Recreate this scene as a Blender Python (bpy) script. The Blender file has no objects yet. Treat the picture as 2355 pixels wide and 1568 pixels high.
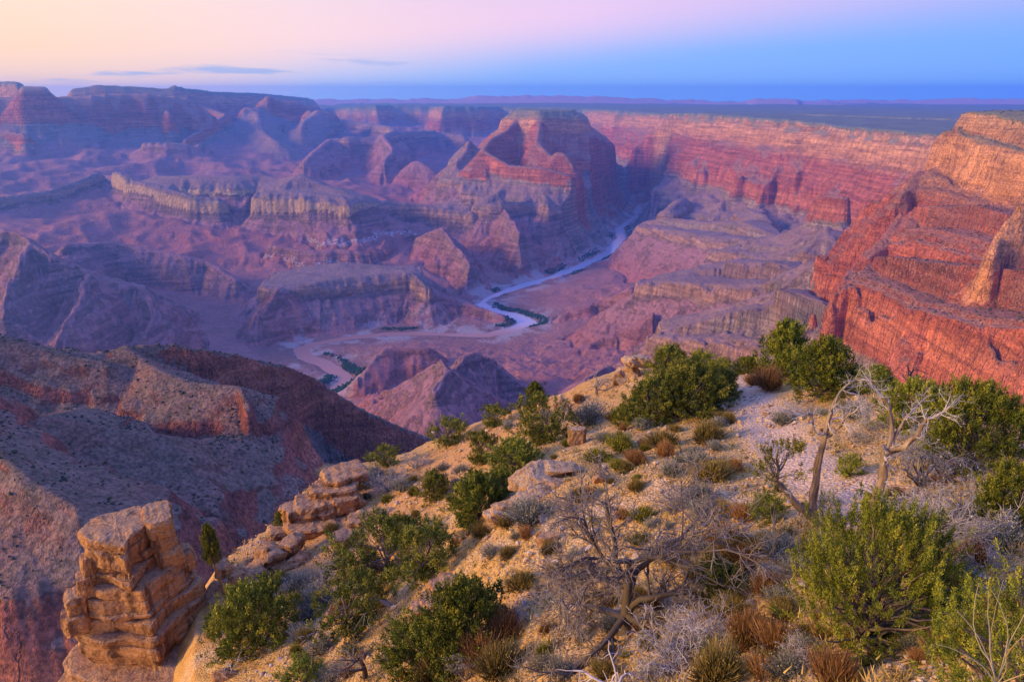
import bpy, bmesh, math, random, time
import numpy as np
from mathutils import Vector, Matrix
T0 = time.time()
sc = bpy.context.scene
col = sc.collection
PI = math.pi

# ------------------------------------------------------------------ camera
FOC = 1570.0; PITCH = math.radians(20.0)          # focal length in pixels of a 2355 x 1568 frame
cam_d = bpy.data.cameras.new('camera'); cam = bpy.data.objects.new('camera', cam_d); col.objects.link(cam)
cam_d.sensor_width = 36.0; cam_d.lens = 36.0 * FOC / 2355.0
cam_d.clip_start = 0.3; cam_d.clip_end = 300000.0
cam.location = (0, 0, 0); cam.rotation_euler = (PI / 2 - PITCH, 0, 0)
sc.camera = cam

# ------------------------------------------------------------------ node helpers
class NT:
    def __init__(s, tree): s.t = tree; s.n = tree.nodes; s.l = tree.links
    def add(s, typ, **kw):
        n = s.n.new(typ)
        for k, v in kw.items(): setattr(n, k, v)
        return n
    def put(s, sock, v):
        if isinstance(v, bpy.types.NodeSocket): s.l.new(v, sock)
        elif isinstance(v, (tuple, list)) and len(v) == 3 and sock.type == 'RGBA': sock.default_value = (*v, 1)
        else: sock.default_value = v
    def m(s, op, a, b=None, c=None, clamp=False):
        n = s.add('ShaderNodeMath', operation=op); n.use_clamp = clamp
        s.put(n.inputs[0], a)
        if b is not None: s.put(n.inputs[1], b)
        if c is not None: s.put(n.inputs[2], c)
        return n.outputs[0]
    def rng(s, v, a, b, c=0.0, d=1.0, smooth=True):
        n = s.add('ShaderNodeMapRange'); n.interpolation_type = 'SMOOTHSTEP' if smooth else 'LINEAR'
        s.put(n.inputs[0], v)
        for i, q in enumerate((a, b, c, d)): s.put(n.inputs[1 + i], q)
        return n.outputs[0]
    def mix(s, f, a, b, mode='MIX'):
        n = s.add('ShaderNodeMix'); n.data_type = 'RGBA'; n.blend_type = mode
        s.put(n.inputs[0], f); s.put(n.inputs[6], a); s.put(n.inputs[7], b)
        return n.outputs[2]
    def noise(s, vec, scale, detail=4.0, rough=0.55, dist=0.0):
        n = s.add('ShaderNodeTexNoise')
        if vec is not None: s.l.new(vec, n.inputs['Vector'])
        n.inputs['Scale'].default_value = scale; n.inputs['Detail'].default_value = detail
        n.inputs['Roughness'].default_value = rough; n.inputs['Distortion'].default_value = dist
        return n.outputs[0]
    def mapv(s, vec, scale=(1, 1, 1), loc=(0, 0, 0), rot=(0, 0, 0)):
        n = s.add('ShaderNodeMapping'); s.l.new(vec, n.inputs[0])
        n.inputs['Location'].default_value = loc; n.inputs['Rotation'].default_value = rot; n.inputs['Scale'].default_value = scale
        return n.outputs[0]
    def ramp(s, f, stops, interp='LINEAR'):
        n = s.add('ShaderNodeValToRGB'); s.put(n.inputs[0], f); cr = n.color_ramp; cr.interpolation = interp
        while len(cr.elements) < len(stops): cr.elements.new(0.5)
        for e, (p, c) in zip(cr.elements, stops): e.position = p; e.color = (*c, 1)
        return n.outputs[0]

# ------------------------------------------------------------------ world: dusk sky, glow in the west (left), earth shadow in the east (right)
SUN_AZ = math.radians(-103.0); SUN_EL = math.radians(17.0)
w = bpy.data.worlds.new('World'); sc.world = w; w.use_nodes = True
N = NT(w.node_tree); N.n.clear()
tc = N.add('ShaderNodeTexCoord').outputs['Generated']
sx = N.add('ShaderNodeSeparateXYZ'); N.l.new(tc, sx.inputs[0])
X, Y, Z = sx.outputs
hl = N.m('SQRT', N.m('ADD', N.m('MULTIPLY', X, X), N.m('ADD', N.m('MULTIPLY', Y, Y), 1e-6)))
cs = N.m('DIVIDE', N.m('ADD', N.m('MULTIPLY', X, math.sin(math.radians(-95))), N.m('MULTIPLY', Y, math.cos(math.radians(-95)))), hl)
el = N.m('MULTIPLY', N.m('ARCTAN2', Z, hl), 180 / PI)
eb = N.m('MULTIPLY_ADD', cs, -5.6, 2.5)
above = N.rng(N.m('SUBTRACT', el, eb), -2.2, 2.6)
low = N.ramp(N.rng(cs, -0.7, 0.7, smooth=False), [(0, (.20, .42, .92)), (.42, (.29, .50, .93)), (.62, (.48, .62, .88)), (.8, (1.0, .68, .50)), (1, (1.15, .62, .32))])
belt = N.ramp(N.rng(cs, -0.8, 1.0, smooth=False), [(0, (.42, .42, .90)), (.12, (.56, .48, .88)), (.34, (.88, .60, .82)), (.55, (.99, .70, .68)), (.68, (1.05, .72, .52)), (.78, (1.1, .72, .42)), (1, (1.3, .85, .40))])
high = N.ramp(N.rng(cs, -1, 1.0, smooth=False), [(0, (.44, .42, .86)), (.5, (.70, .58, .84)), (.78, (1.0, .84, .72)), (1, (1.1, .92, .70))])
c1 = N.mix(above, low, belt)
c2 = N.mix(N.rng(el, 3.0, 11.0, smooth=False), c1, high)
c3 = N.mix(N.rng(el, 8.0, 36.0, smooth=False), c2, (.25, .43, 1.62))
# thin cloud streaks low over the left horizon
az = N.m('ARCTAN2', X, Y)
cv = N.add('ShaderNodeCombineXYZ'); N.l.new(az, cv.inputs[0]); N.l.new(N.m('MULTIPLY', el, 0.9), cv.inputs[1])
cn = N.noise(N.mapv(cv.outputs[0], (5.0, 1.0, 1)), 1.3, 4, .5)
cmask = N.m('MULTIPLY', N.rng(cn, .54, .66), N.m('MULTIPLY', N.rng(el, .3, 1.0), N.rng(el, 3.2, 1.8)))
cmask = N.m('MULTIPLY', cmask, N.rng(cs, -.15, .2))
c4 = N.mix(N.m('MULTIPLY', cmask, .75), c3, (.34, .47, .78))
bg = N.add('ShaderNodeBackground'); N.l.new(c4, bg.inputs[0]); bg.inputs[1].default_value = .78
N.l.new(bg.outputs[0], N.add('ShaderNodeOutputWorld').inputs[0])
w.cycles.sampling_method = 'MANUAL'; w.cycles.sample_map_resolution = 512

# ------------------------------------------------------------------ sun: the soft warm afterglow low in the west
sun_d = bpy.data.lights.new('sun', 'SUN'); sun = bpy.data.objects.new('sun', sun_d); col.objects.link(sun)
sun_d.energy = 3.8; sun_d.angle = math.radians(15); sun_d.color = (1.0, .65, .26)
sdir = Vector((math.sin(SUN_AZ) * math.cos(SUN_EL), math.cos(SUN_AZ) * math.cos(SUN_EL), math.sin(SUN_EL)))
sun.rotation_euler = sdir.to_track_quat('Z', 'Y').to_euler()
sc.view_settings.view_transform = 'Standard'; sc.view_settings.look = 'None'
sc.view_settings.exposure = 0.52; sc.view_settings.gamma = 1.0
sc.cycles.use_denoising = True; sc.cycles.max_bounces = 7; sc.cycles.diffuse_bounces = 3; sc.cycles.volume_bounces = 6
sc.cycles.transparent_max_bounces = 4; sc.cycles.caustics_reflective = False; sc.cycles.caustics_refractive = False
sc.cycles.sample_clamp_indirect = 4.0
HAZE_DENSITY = 3.4e-5; HAZE_COLOR = (.14, .41, 1.0); HAZE_G = .4

# ------------------------------------------------------------------ geometry helpers
def ray(px, py):
    x = (px - 1177.5) / FOC; y = -(py - 784.0) / FOC; c, s = math.cos(PITCH), math.sin(PITCH)
    return np.array([x, c + y * s, -s + y * c])
def atr(px, py, r): d = ray(px, py); return d * (r / math.hypot(d[0], d[1]))      # the point of that pixel at ground range r
def atz(px, py, z): d = ray(px, py); return d * (z / d[2])                         # the point of that pixel on the level z
_rs = np.random.RandomState(7); _perm = _rs.permutation(256); _perm = np.concatenate([_perm, _perm]).astype(np.int32)
_ga = _rs.rand(256) * 2 * PI; _gx = np.cos(_ga).astype(np.float32); _gy = np.sin(_ga).astype(np.float32)
def perlin(x, y):
    xf = np.floor(x); yf = np.floor(y); xi = xf.astype(np.int32) & 255; yi = yf.astype(np.int32) & 255
    x = (x - xf).astype(np.float32); y = (y - yf).astype(np.float32)
    u = x * x * x * (x * (x * 6 - 15) + 10); v = y * y * y * (y * (y * 6 - 15) + 10)
    def g(ix, iy, dx, dy):
        h = _perm[_perm[ix & 255] + (iy & 255)]; return _gx[h] * dx + _gy[h] * dy
    a = g(xi, yi, x, y); b = g(xi + 1, yi, x - 1, y); c = g(xi, yi + 1, x, y - 1); d = g(xi + 1, yi + 1, x - 1, y - 1)
    a = a + u * (b - a); c = c + u * (d - c)
    return (a + v * (c - a)) * 1.5
def fbm(x, y, lam, oct=4, gain=.5, seed=0.):
    o = 0; a = 1.; x = x / lam + seed * 17.3; y = y / lam + seed * 9.1
    for i in range(oct): o = o + a * perlin(x, y); a *= gain; x = x * 2.03 + 5.2; y = y * 2.03 + 1.3
    return o
def ridged(x, y, lam, oct=4, gain=.5, seed=0.):
    o = 0; a = 1.; tot = 0; x = x / lam + seed * 13.7; y = y / lam + seed * 7.7
    for i in range(oct): o = o + a * (1 - 2 * np.abs(perlin(x, y))); tot += a; a *= gain; x = x * 2.07 + 3.1; y = y * 2.07 + 8.3
    return o / tot
def sstep(a, b, x): t = np.clip((x - a) / (b - a), 0, 1); return t * t * (3 - 2 * t)

def polyline_dist(x, y, pts, closed=False):
    """distance, arc length and interpolated crest height of the nearest point of a polyline (pts: n x 3)"""
    n = len(pts); best = np.full(x.shape, 1e12, np.float32); S = np.zeros_like(best); Zc = np.zeros_like(best)
    s0 = 0.
    for i in range(n if closed else n - 1):
        a = pts[i]; b = pts[(i + 1) % n]; dx, dy = b[0] - a[0], b[1] - a[1]; L2 = dx * dx + dy * dy + 1e-9; L = math.sqrt(L2)
        t = np.clip(((x - a[0]) * dx + (y - a[1]) * dy) / L2, 0, 1)
        q = (x - a[0] - t * dx) ** 2 + (y - a[1] - t * dy) ** 2
        k = q < best; best[k] = q[k]; S[k] = (s0 + t * L)[k]; Zc[k] = (a[2] + t * (b[2] - a[2]))[k]; s0 += L
    return np.sqrt(best), S, Zc
def inside(x, y, pts):
    r = np.zeros(x.shape, bool); n = len(pts)
    for i in range(n):
        ax, ay = pts[i][:2]; bx, by = pts[(i + 1) % n][:2]
        if ay == by: continue
        c = ((ay > y) != (by > y)) & (x < (bx - ax) * (y - ay) / (by - ay) + ax); r ^= c
    return r

def mesh_obj(name, verts, faces, mat=None, smooth=False, parent=None):
    me = bpy.data.meshes.new(name)
    if isinstance(faces, np.ndarray):
        nf, k = faces.shape
        me.vertices.add(len(verts)); me.vertices.foreach_set('co', np.asarray(verts, np.float32).ravel())
        me.loops.add(nf * k); me.loops.foreach_set('vertex_index', faces.astype(np.int32).ravel())
        me.polygons.add(nf); me.polygons.foreach_set('loop_start', np.arange(0, nf * k, k, dtype=np.int32))
        me.update(calc_edges=True)
    else:
        me.from_pydata([tuple(v) for v in verts], [], faces); me.update()
    if smooth: me.polygons.foreach_set('use_smooth', np.ones(len(me.polygons), bool))
    if mat: me.materials.append(mat)
    o = bpy.data.objects.new(name, me); col.objects.link(o)
    if parent: o.parent = parent
    return o
def fattr(o, name, vals):
    a = o.data.attributes.new(name, 'FLOAT', 'POINT'); a.data.foreach_set('value', np.asarray(vals, np.float32).ravel())
def tag(o, label=None, cat=None, group=None, kind=None):
    if label: o['label'] = label
    if cat: o['category'] = cat
    if group: o['group'] = group
    if kind: o['kind'] = kind
    return o
def material(name):
    m = bpy.data.materials.new(name); m.use_nodes = True; n = NT(m.node_tree)
    b = m.node_tree.nodes['Principled BSDF']; b.inputs['Specular IOR Level'].default_value = 0.15; b.inputs['Roughness'].default_value = .9
    return m, n, b

# ================================================================== the canyon
RIVER_Z = -1400.0
# strata column: (thickness, horizontal run)
COLUMN = [(50, 14), (55, 60), (120, 32), (65, 90)] + [(28, 8), (20, 40)] * 5 + [(170, 42), (40, 70), (150, 300), (70, 13), (130, 190), (600, 860), (2000, 2600)]
_zc = np.concatenate([[0], -np.cumsum([c[0] for c in COLUMN])]); _rc = np.concatenate([[0], np.cumsum([c[1] for c in COLUMN])])
COLUMN_FINE = [(22, 6), (12, 12), (26, 8), (25, 34), (20, 12), (60, 14), (25, 16), (45, 10), (55, 74)] + [(15, 4), (9, 19)] * 10 + [(80, 18), (12, 14), (78, 16), (40, 70), (150, 300), (70, 13), (130, 190), (600, 860), (2000, 2600)]
_zf = np.concatenate([[0], -np.cumsum([c[0] for c in COLUMN_FINE])]); _rf = np.concatenate([[0], np.cumsum([c[1] for c in COLUMN_FINE])])
COLUMN_SOFT = [(50, 14), (55, 60), (120, 32), (65, 90), (50, 70), (14, 5), (50, 66), (18, 8), (62, 80), (16, 6), (30, 13), (170, 42), (40, 70), (150, 300), (70, 13), (130, 190), (600, 860), (2000, 2600)]
_zs = np.concatenate([[0], -np.cumsum([c[0] for c in COLUMN_SOFT])]); _rs2 = np.concatenate([[0], np.cumsum([c[1] for c in COLUMN_SOFT])])
_COLS = {0: (_zc, _rc), .5: (_zs, _rs2), 1: (_zf, _rf)}
def col_run(S, c=0): return np.interp(-S, -_COLS[c][0], _COLS[c][1])
def col_z(run, c=0): return np.interp(run, _COLS[c][1], _COLS[c][0])

RIVER = [atz(px, py, RIVER_Z) for px, py in [(1470, 470), (1462, 498), (1425, 525), (1428, 548), (1400, 580), (1352, 606), (1290, 630), (1235, 648), (1180, 664), (1125, 684), (1105, 700), (1135, 716), (1180, 724), (1215, 740), (1180, 757), (1120, 771), (1040, 770), (960, 767), (880, 769), (800, 777), (730, 790), (690, 803), (700, 820), (745, 836), (800, 870), (700, 930)]]
RIVER_W = np.interp(np.arange(len(RIVER)), [0, 2, 3, 5, 8, 9, 12, 13, 14, 16, 20, 22, 25], [40, 52, 70, 60, 40, 32, 52, 66, 44, 32, 36, 46, 40])

def C(*pts): return np.array([atr(*p) for p in pts])
FEATS = []
def ridge(pts, S0, k=1.0, kx=1.0, amp=1.0, closed=False, dmax=None, salt=0, fine=1.0, hue=0.0, brk=-950., klo=1.0):
    FEATS.append(dict(pts=C(*pts), S0=S0, k=k, kx=kx, amp=amp, closed=closed, salt=salt, fine=fine, hue=hue, brk=brk, klo=klo))

# --- far left: the high north rim, pale cliffs on top
ridge([(-250, 180, 14250), (-60, 186, 13125), (0, 184, 12750), (45, 184, 12375)], 0, 1.0, 1.3, 1.3)
ridge([(52, 186, 10875), (97, 186, 10875)], -110, .9, .8, .5)
ridge([(165, 190, 13125), (220, 182, 13125), (290, 186, 13125), (390, 190, 13125), (435, 202, 13500), (480, 208, 14250), (560, 211, 15375), (620, 214, 16500), (720, 224, 18750)], 0, 1.0, 1.4, 1.4)
# --- banded dark temples in front of it
ridge([(-200, 205, 11250), (0, 216, 11250), (100, 214, 11250), (200, 214, 11340), (262, 208, 11520), (330, 208, 11520), (440, 222, 11880)], -180, 1.0, 1.5, 1.5)
ridge([(100, 290, 11200), (150, 300, 10800)], -480, 1.1, 1.2, 1.2)
ridge([(-40, 300, 10800), (20, 300, 10500), (60, 306, 10200)], -480, 1.1, 1.2, 1.2)
ridge([(250, 262, 12200), (262, 276, 11600)], -480, 1.0, 1.0, 1.)
ridge([(330, 262, 12200), (345, 276, 11800)], -480, 1.0, 1.0, 1.)
ridge([(384, 252, 11200), (388, 262, 11000)], -440, 1.0, .7, .5)
ridge([(436, 258, 11400), (448, 262, 11300)], -440, 1.0, .7, .5)
ridge([(440, 222, 13200), (480, 246, 12800), (520, 262, 12200), (460, 300, 11000), (420, 322, 10200)], -560, 1.0, 1.0, 1.0)
ridge([(330, 322, 9800), (380, 322, 9600), (430, 324, 9600), (475, 328, 9700)], -880, 1.0, 1.0, 1.0)
# peaked temple with red cliffs
ridge([(600, 228, 13300), (616, 214, 13200), (632, 226, 13300), (690, 230, 13600), (712, 238, 13600)], -290, 1.0, 1.0, .5)
ridge([(556, 243, 12700), (590, 240, 12900), (616, 236, 13000)], -470, 1.0, .8, .6)
ridge([(700, 246, 12600), (740, 252, 12400), (765, 256, 12300)], -490, 1.0, .8, .6)
ridge([(740, 252, 12400), (700, 276, 11800), (690, 300, 11200)], -690, 1.0, 1.0, 1.)
ridge([(590, 255, 12600), (600, 300, 11200), (640, 330, 10200)], -700, 1.0, 1.2, 1.)
# long bench under the far wall with a thin pale cliff
ridge([(770, 272, 14000), (860, 285, 12500), (900, 292, 11500), (905, 302, 10800), (880, 310, 10000), (800, 312, 9900), (760, 318, 10000)], -860, 1.0, 1.2, .9)
ridge([(905, 302, 10800), (1010, 300, 12000), (1070, 310, 11500)], -860, 1, 1.2, .8)
ridge([(760, 318, 10000), (720, 350, 9000), (700, 372, 8400)], -1000, 1, 1.2, 1.)
ridge([(880, 310, 10000), (905, 345, 9000), (880, 372, 8500)], -1000, 1, 1.2, 1.)
ridge([(950, 370, 8400), (962, 369, 8350), (990, 385, 8200)], -1000, 1, .8, .6)
# --- great far wall and the eastern plateau behind it
PLATEAU = C((2600, 372, 4300), (2400, 345, 4700), (2300, 332, 4950), (2140, 312, 5350), (2020, 300, 5800), (1900, 290, 6300), (1790, 278, 6800), (1700, 270, 7400), (1610, 262, 8300), (1530, 261, 9200), (1512, 262, 10400), (1440, 258, 11600), (1385, 254, 12200), (1350, 252, 13800), (1240, 249, 15000), (1150, 247, 15500), (1105, 246, 14000), (1010, 244, 13600), (985, 246, 15800), (900, 243, 16000), (870, 243, 15000), (790, 247, 15500), (760, 250, 18000), (690, 246, 21000), (600, 240, 30000), (500, 232, 75000), (3400, 232, 75000), (3300, 300, 9000))
# --- flat-topped butte in the middle
ridge([(1172, 254, 7950), (1240, 255, 7600), (1328, 256, 7900), (1334, 251, 8900), (1186, 250, 8900)], 0, .9, 1.25, .6, closed=True)
ridge([(1296, 252, 8000), (1336, 285, 8300), (1372, 322, 8600), (1480, 345, 9000), (1500, 352, 9100)], -330, .9, 1.2, .8)
ridge([(1196, 262, 7900), (1170, 296, 7500), (1130, 318, 7200), (1110, 345, 6900)], -290, .9, 1.1, .8)
ridge([(1240, 262, 7700), (1238, 330, 7050), (1268, 360, 6800), (1282, 348, 6750), (1300, 352, 6700), (1316, 380, 6600)], -300, .8, .9, .8)
ridge([(1110, 345, 6900), (1170, 378, 6600), (1250, 385, 6450), (1310, 400, 6380)], -520, .8, .9, .9)
ridge([(1080, 322, 7400), (1072, 345, 7200), (1050, 372, 7000)], -690, .9, .6, .6)
ridge([(1310, 420, 6350), (1370, 448, 6300), (1400, 468, 6300)], -900, .9, 1., .9)
ridge([(1170, 425, 6500), (1120, 455, 6300)], -800, .9, 1., .9)
ridge([(1240, 430, 6400), (1260, 465, 6100)], -850, .9, 1., .9)
# --- foot of the great wall on the right: spurs and benches
ridge([(1570, 455, 6700), (1540, 480, 6300)], -830, .9, 1., .9)
ridge([(1720, 480, 6000), (1760, 495, 5600)], -830, .9, 1., .9)
ridge([(1450, 512, 6300), (1540, 500, 6000), (1650, 508, 5500), (1760, 505, 5200), (1800, 545, 4700), (1720, 552, 4700), (1640, 545, 4850), (1560, 530, 5350)], -870, .75, .9, .45, closed=True)
ridge([(1640, 572, 4500), (1720, 560, 4500), (1840, 565, 4200), (1870, 590, 3900), (1800, 600, 3900), (1760, 585, 4150)], -870, .8, .9, .45, closed=True)
ridge([(1500, 635, 3900), (1600, 612, 3950), (1700, 592, 3950), (1850, 600, 3700), (1880, 640, 3250), (1800, 655, 3300), (1640, 655, 3500), (1560, 645, 3650), (1475, 648, 3750)], -878, 1.0, 1., .45, closed=True)
ridge([(1500, 768, 2720), (1640, 720, 2760), (1760, 690, 2760), (1850, 660, 2750), (1960, 720, 2300), (1900, 790, 2330), (1760, 785, 2480), (1620, 778, 2600)], -876, 1.0, 1., .4, closed=True)
ridge([(1640, 712, 2850), (1720, 690, 2800), (1800, 660, 2800), (1850, 620, 2850), (1900, 590, 2900)], -745, .7, 1., .7)
ridge([(1760, 585, 4200), (1850, 552, 4050), (1900, 520, 4000)], -745, .7, 1., .7)
# isolated block above the benches
ridge([(1880, 455, 4450), (1905, 448, 4400), (1945, 452, 4350)], -520, .85, .8, .5)
# --- right promontory: warm orange cliffs, red ledges below
ridge([(2186, 262, 3050), (2200, 257, 3000), (2260, 262, 2850), (2360, 290, 2600), (2600, 330, 2400), (3000, 300, 3000), (2700, 270, 3900), (2350, 275, 3600)], 0, 1.0, 1.0, .8, closed=True, hue=1, brk=-690., klo=.62)
ridge([(2075, 432, 2720), (2110, 405, 2820), (2190, 425, 2700), (2360, 470, 2420), (2600, 500, 2250), (2650, 400, 2900), (2250, 330, 3150), (2120, 380, 3000)], -228, 1.0, 1.2, .8, closed=True, hue=1, brk=-690., klo=.62)
ridge([(2000, 562, 2330), (2050, 528, 2420), (2120, 528, 2350), (2250, 560, 2150), (2420, 575, 2000), (2650, 560, 2100), (2300, 470, 2500), (2080, 470, 2620)], -392, 1.0, 1.1, .8, closed=True, hue=1, brk=-690., klo=.62)
ridge([(1925, 655, 1980), (1965, 642, 2030), (2000, 655, 1950), (2080, 690, 1840), (2140, 700, 1750), (2250, 730, 1600), (2420, 750, 1450), (2650, 770, 1300), (2650, 640, 1700), (2300, 610, 1950), (2100, 590, 2150), (2010, 590, 2250), (1970, 605, 2200)], -512, .95, 1., .8, closed=True, hue=1, brk=-690., klo=.62)
ridge([(2440, 380, 1900), (2370, 425, 1850), (2300, 520, 1800), (2285, 560, 1760)], -120, 1.0, 1.0, .8, hue=1, brk=-690., klo=.62)
# --- middle mesa, pale yellow cliff under a peaked cap
ridge([(-150, 470, 6900), (0, 452, 7100), (120, 436, 7300), (190, 410, 7600), (230, 395, 7900)], -872, .8, 1., .8)
ridge([(265, 392, 7600), (300, 412, 7100), (370, 430, 6750), (440, 448, 6450), (510, 455, 6350)], -868, 1.6, 1., .8, salt=1)
ridge([(360, 405, 7100), (450, 404, 6900), (540, 404, 6800), (600, 402, 6850), (640, 412, 6700), (690, 400, 6550), (700, 404, 6500), (740, 425, 6350), (790, 440, 6150)], -735, .55, 1., 1., salt=1)
ridge([(585, 448, 6250), (650, 445, 6150), (730, 452, 6000), (800, 462, 5850), (835, 458, 6000), (800, 430, 6500), (620, 425, 6600)], -872, 2.1, 1., .6, closed=True, salt=1)
ridge([(835, 458, 6050), (900, 462, 6200), (970, 470, 6200), (1030, 480, 6100), (1085, 485, 6000)], -872, 1.4, 1., .7)
ridge([(1112, 470, 6000), (1148, 460, 6000), (1190, 465, 6100), (1240, 458, 6250), (1290, 478, 6250), (1350, 500, 6200), (1405, 520, 6150)], -874, 1.2, 1., .7)
# spurs running down from it to the river
ridge([(620, 560, 5500), (700, 575, 5300), (780, 572, 5250), (850, 580, 5200)], -1080, .8, 1.3, 2.0, salt=1)
ridge([(960, 545, 5700), (1015, 522, 5500), (1060, 575, 5200), (1100, 640, 4750)], -1040, 1., 1.3, 2.0)
ridge([(1160, 480, 5900), (1200, 540, 5500), (1260, 590, 5350)], -1020, 1., 1.15, 1.7)
# cliff mesa standing over the near bend of the river
ridge([(600, 655, 4420), (640, 660, 4330), (740, 650, 4350), (850, 638, 4420), (945, 628, 4480), (985, 660, 4300), (960, 610, 4750), (780, 600, 4900), (640, 620, 4800)], -876, 1.0, 1., .6, closed=True)
ridge([(985, 668, 4350), (1060, 690, 4350), (1150, 722, 4220), (1176, 735, 4170)], -1120, .7, .7, .6)
ridge([(640, 662, 4300), (590, 720, 4150), (580, 760, 4050)], -1100, 1., .8, .8)
# banded red hills at the left
ridge([(-250, 500, 5200), (-60, 520, 5000), (0, 522, 4900), (62, 545, 4700), (115, 585, 4500), (200, 618, 4450), (325, 655, 4380)], -955, .9, .9, 1.)
ridge([(150, 560, 5200), (260, 555, 5300), (340, 570, 5200), (480, 600, 5000), (540, 640, 4800)], -990, .75, 1., 1.)
ridge([(62, 560, 4650), (20, 660, 4200), (0, 720, 4000)], -1010, 1., 1.15, 1.7)
ridge([(200, 630, 4400), (180, 700, 4050), (150, 740, 3900)], -1060, 1., 1., 1.)
ridge([(325, 660, 4350), (360, 720, 4050), (330, 770, 3850)], -1090, 1., 1., 1.)
# --- low red and grey hills this side of the river
ridge([(1040, 845, 2600), (1060, 822, 2650), (1095, 808, 2700), (1140, 830, 2750), (1210, 880, 2700)], -980, .9, .9, .8)
ridge([(965, 850, 2550), (1010, 824, 2480), (1030, 850, 2350), (1000, 900, 2150)], -980, .9, .9, .8)
ridge([(760, 852, 3250), (820, 815, 3250), (900, 798, 3300), (980, 800, 3300)], -1150, .7, 1., .8)
ridge([(1220, 830, 3300), (1330, 800, 3400), (1420, 760, 3500), (1500, 720, 3500)], -1130, .8, 1., .8)
ridge([(1290, 720, 4200), (1380, 690, 4300), (1450, 660, 4300)], -1140, .8, 1., .8)
ridge([(1400, 840, 2600), (1350, 870, 2400)], -1000, .8, 1., .8)
# --- brushy red ridge at the lower left
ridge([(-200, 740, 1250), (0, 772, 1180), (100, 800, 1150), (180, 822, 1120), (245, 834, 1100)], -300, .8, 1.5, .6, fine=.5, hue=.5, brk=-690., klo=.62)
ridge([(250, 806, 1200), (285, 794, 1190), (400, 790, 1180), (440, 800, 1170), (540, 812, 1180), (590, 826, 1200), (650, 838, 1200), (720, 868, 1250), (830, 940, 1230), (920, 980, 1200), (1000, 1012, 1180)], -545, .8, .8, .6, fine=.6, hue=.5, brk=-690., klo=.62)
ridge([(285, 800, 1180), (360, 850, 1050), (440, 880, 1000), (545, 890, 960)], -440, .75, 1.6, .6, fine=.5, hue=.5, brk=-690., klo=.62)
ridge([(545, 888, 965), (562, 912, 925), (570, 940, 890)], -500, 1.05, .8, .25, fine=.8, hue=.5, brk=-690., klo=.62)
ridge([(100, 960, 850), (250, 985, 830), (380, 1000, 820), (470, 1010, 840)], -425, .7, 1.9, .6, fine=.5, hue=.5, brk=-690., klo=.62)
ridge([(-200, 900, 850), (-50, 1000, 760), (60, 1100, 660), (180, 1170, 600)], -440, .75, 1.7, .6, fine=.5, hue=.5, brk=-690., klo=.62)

AZ = np.radians(np.arange(-47, 47.001, .088))
RR = [230.]
while RR[-1] < 31000:
    r = RR[-1]; RR.append(r * (1 + np.interp(r, [230, 700, 1300, 1900, 3000, 6500, 9000, 16000, 22000, 40000], [.012, .0062, .0050, .0034, .0038, .0042, .0072, .010, .018, .03])))
RR = np.array(RR)
gr, ga = np.meshgrid(RR, AZ, indexing='ij')
gx = (gr * np.sin(ga)).astype(np.float32); gy = (gr * np.cos(ga)).astype(np.float32)
shape = gx.shape; x = gx.ravel(); y = gy.ravel(); r_ = gr.ravel().astype(np.float32)
# shared noise fields
wx = fbm(x, y, 700, 3, .5, 1); wy = fbm(x, y, 700, 3, .5, 2)
R1 = ridged(x + 60 * wx, y + 60 * wy, 820, 3, .55, 3)
R2 = ridged(x + 25 * wx, y + 25 * wy, 240, 2, .5, 4) + .3 * ridged(x, y, 56, 1, .5, 9) * sstep(5200, 3500, r_)
R3 = .6 * fbm(x + 30 * wx + 14 * R2, y + 30 * wy - 14 * R2, 120, 2, .5, 5)
near_ = sstep(4200, 2600, r_)
R5 = ridged(x + 12 * wx, y + 12 * wy, 58, 2, .6, 15) * near_; R6 = fbm(x, y, 27, 1, .5, 16) * sstep(2600, 1600, r_) 
R4 = ridged(x + 20 * wx, y + 20 * wy, 150, 3, .5, 14)
F1 = fbm(x, y, 1500, 4, .5, 6)
F2 = fbm(x, y, 90, 4, .55, 8)
# base floor: rises away from the river, dissected into low hills
dr, sr, _ = polyline_dist(x, y, np.array(RIVER))
wr = np.interp(sr, np.concatenate([[0], np.cumsum(np.hypot(*np.diff(np.array(RIVER)[:, :2], axis=0).T))]), RIVER_W)
dd = np.maximum(dr - wr * (1 + .25 * fbm(x, y, 160, 2, .5, 11)), -60)
rise = np.interp(dd, [-60, 0, 25, 150, 400, 1000, 2000, 3500, 6000, 9000, 14000], [-8, 0, 5, 14, 45, 130, 270, 430, 620, 760, 820])
H = RIVER_Z + rise + np.clip(dd / 500, 0, 1) * (rise * .20 * R1 + 18 * R2 + 30 * F1) + np.clip(dd / 200, 0, 1) * (3 * R3)
S = np.interp(rise, [0, 20, 400, 900], [-1480, -1420, -1150, -980]) + 20 * F1
HUE = np.zeros_like(H); SALT = np.zeros_like(H); CL = np.zeros_like(H)
def deff(d, amp, fine, sarc, near):
    g = ridged(sarc, d * .15 + 40 * R1, 150, 3, .6, 21)          # gullies running straight down the slope
    return d + amp * (150 * R1 * sstep(20, 500, d) + 34 * R1 + 60 * R2 * sstep(5, 260, d) + 16 * R2 + 34 * g * sstep(40, 400, d)) + fine * (9 * R3)
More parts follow.
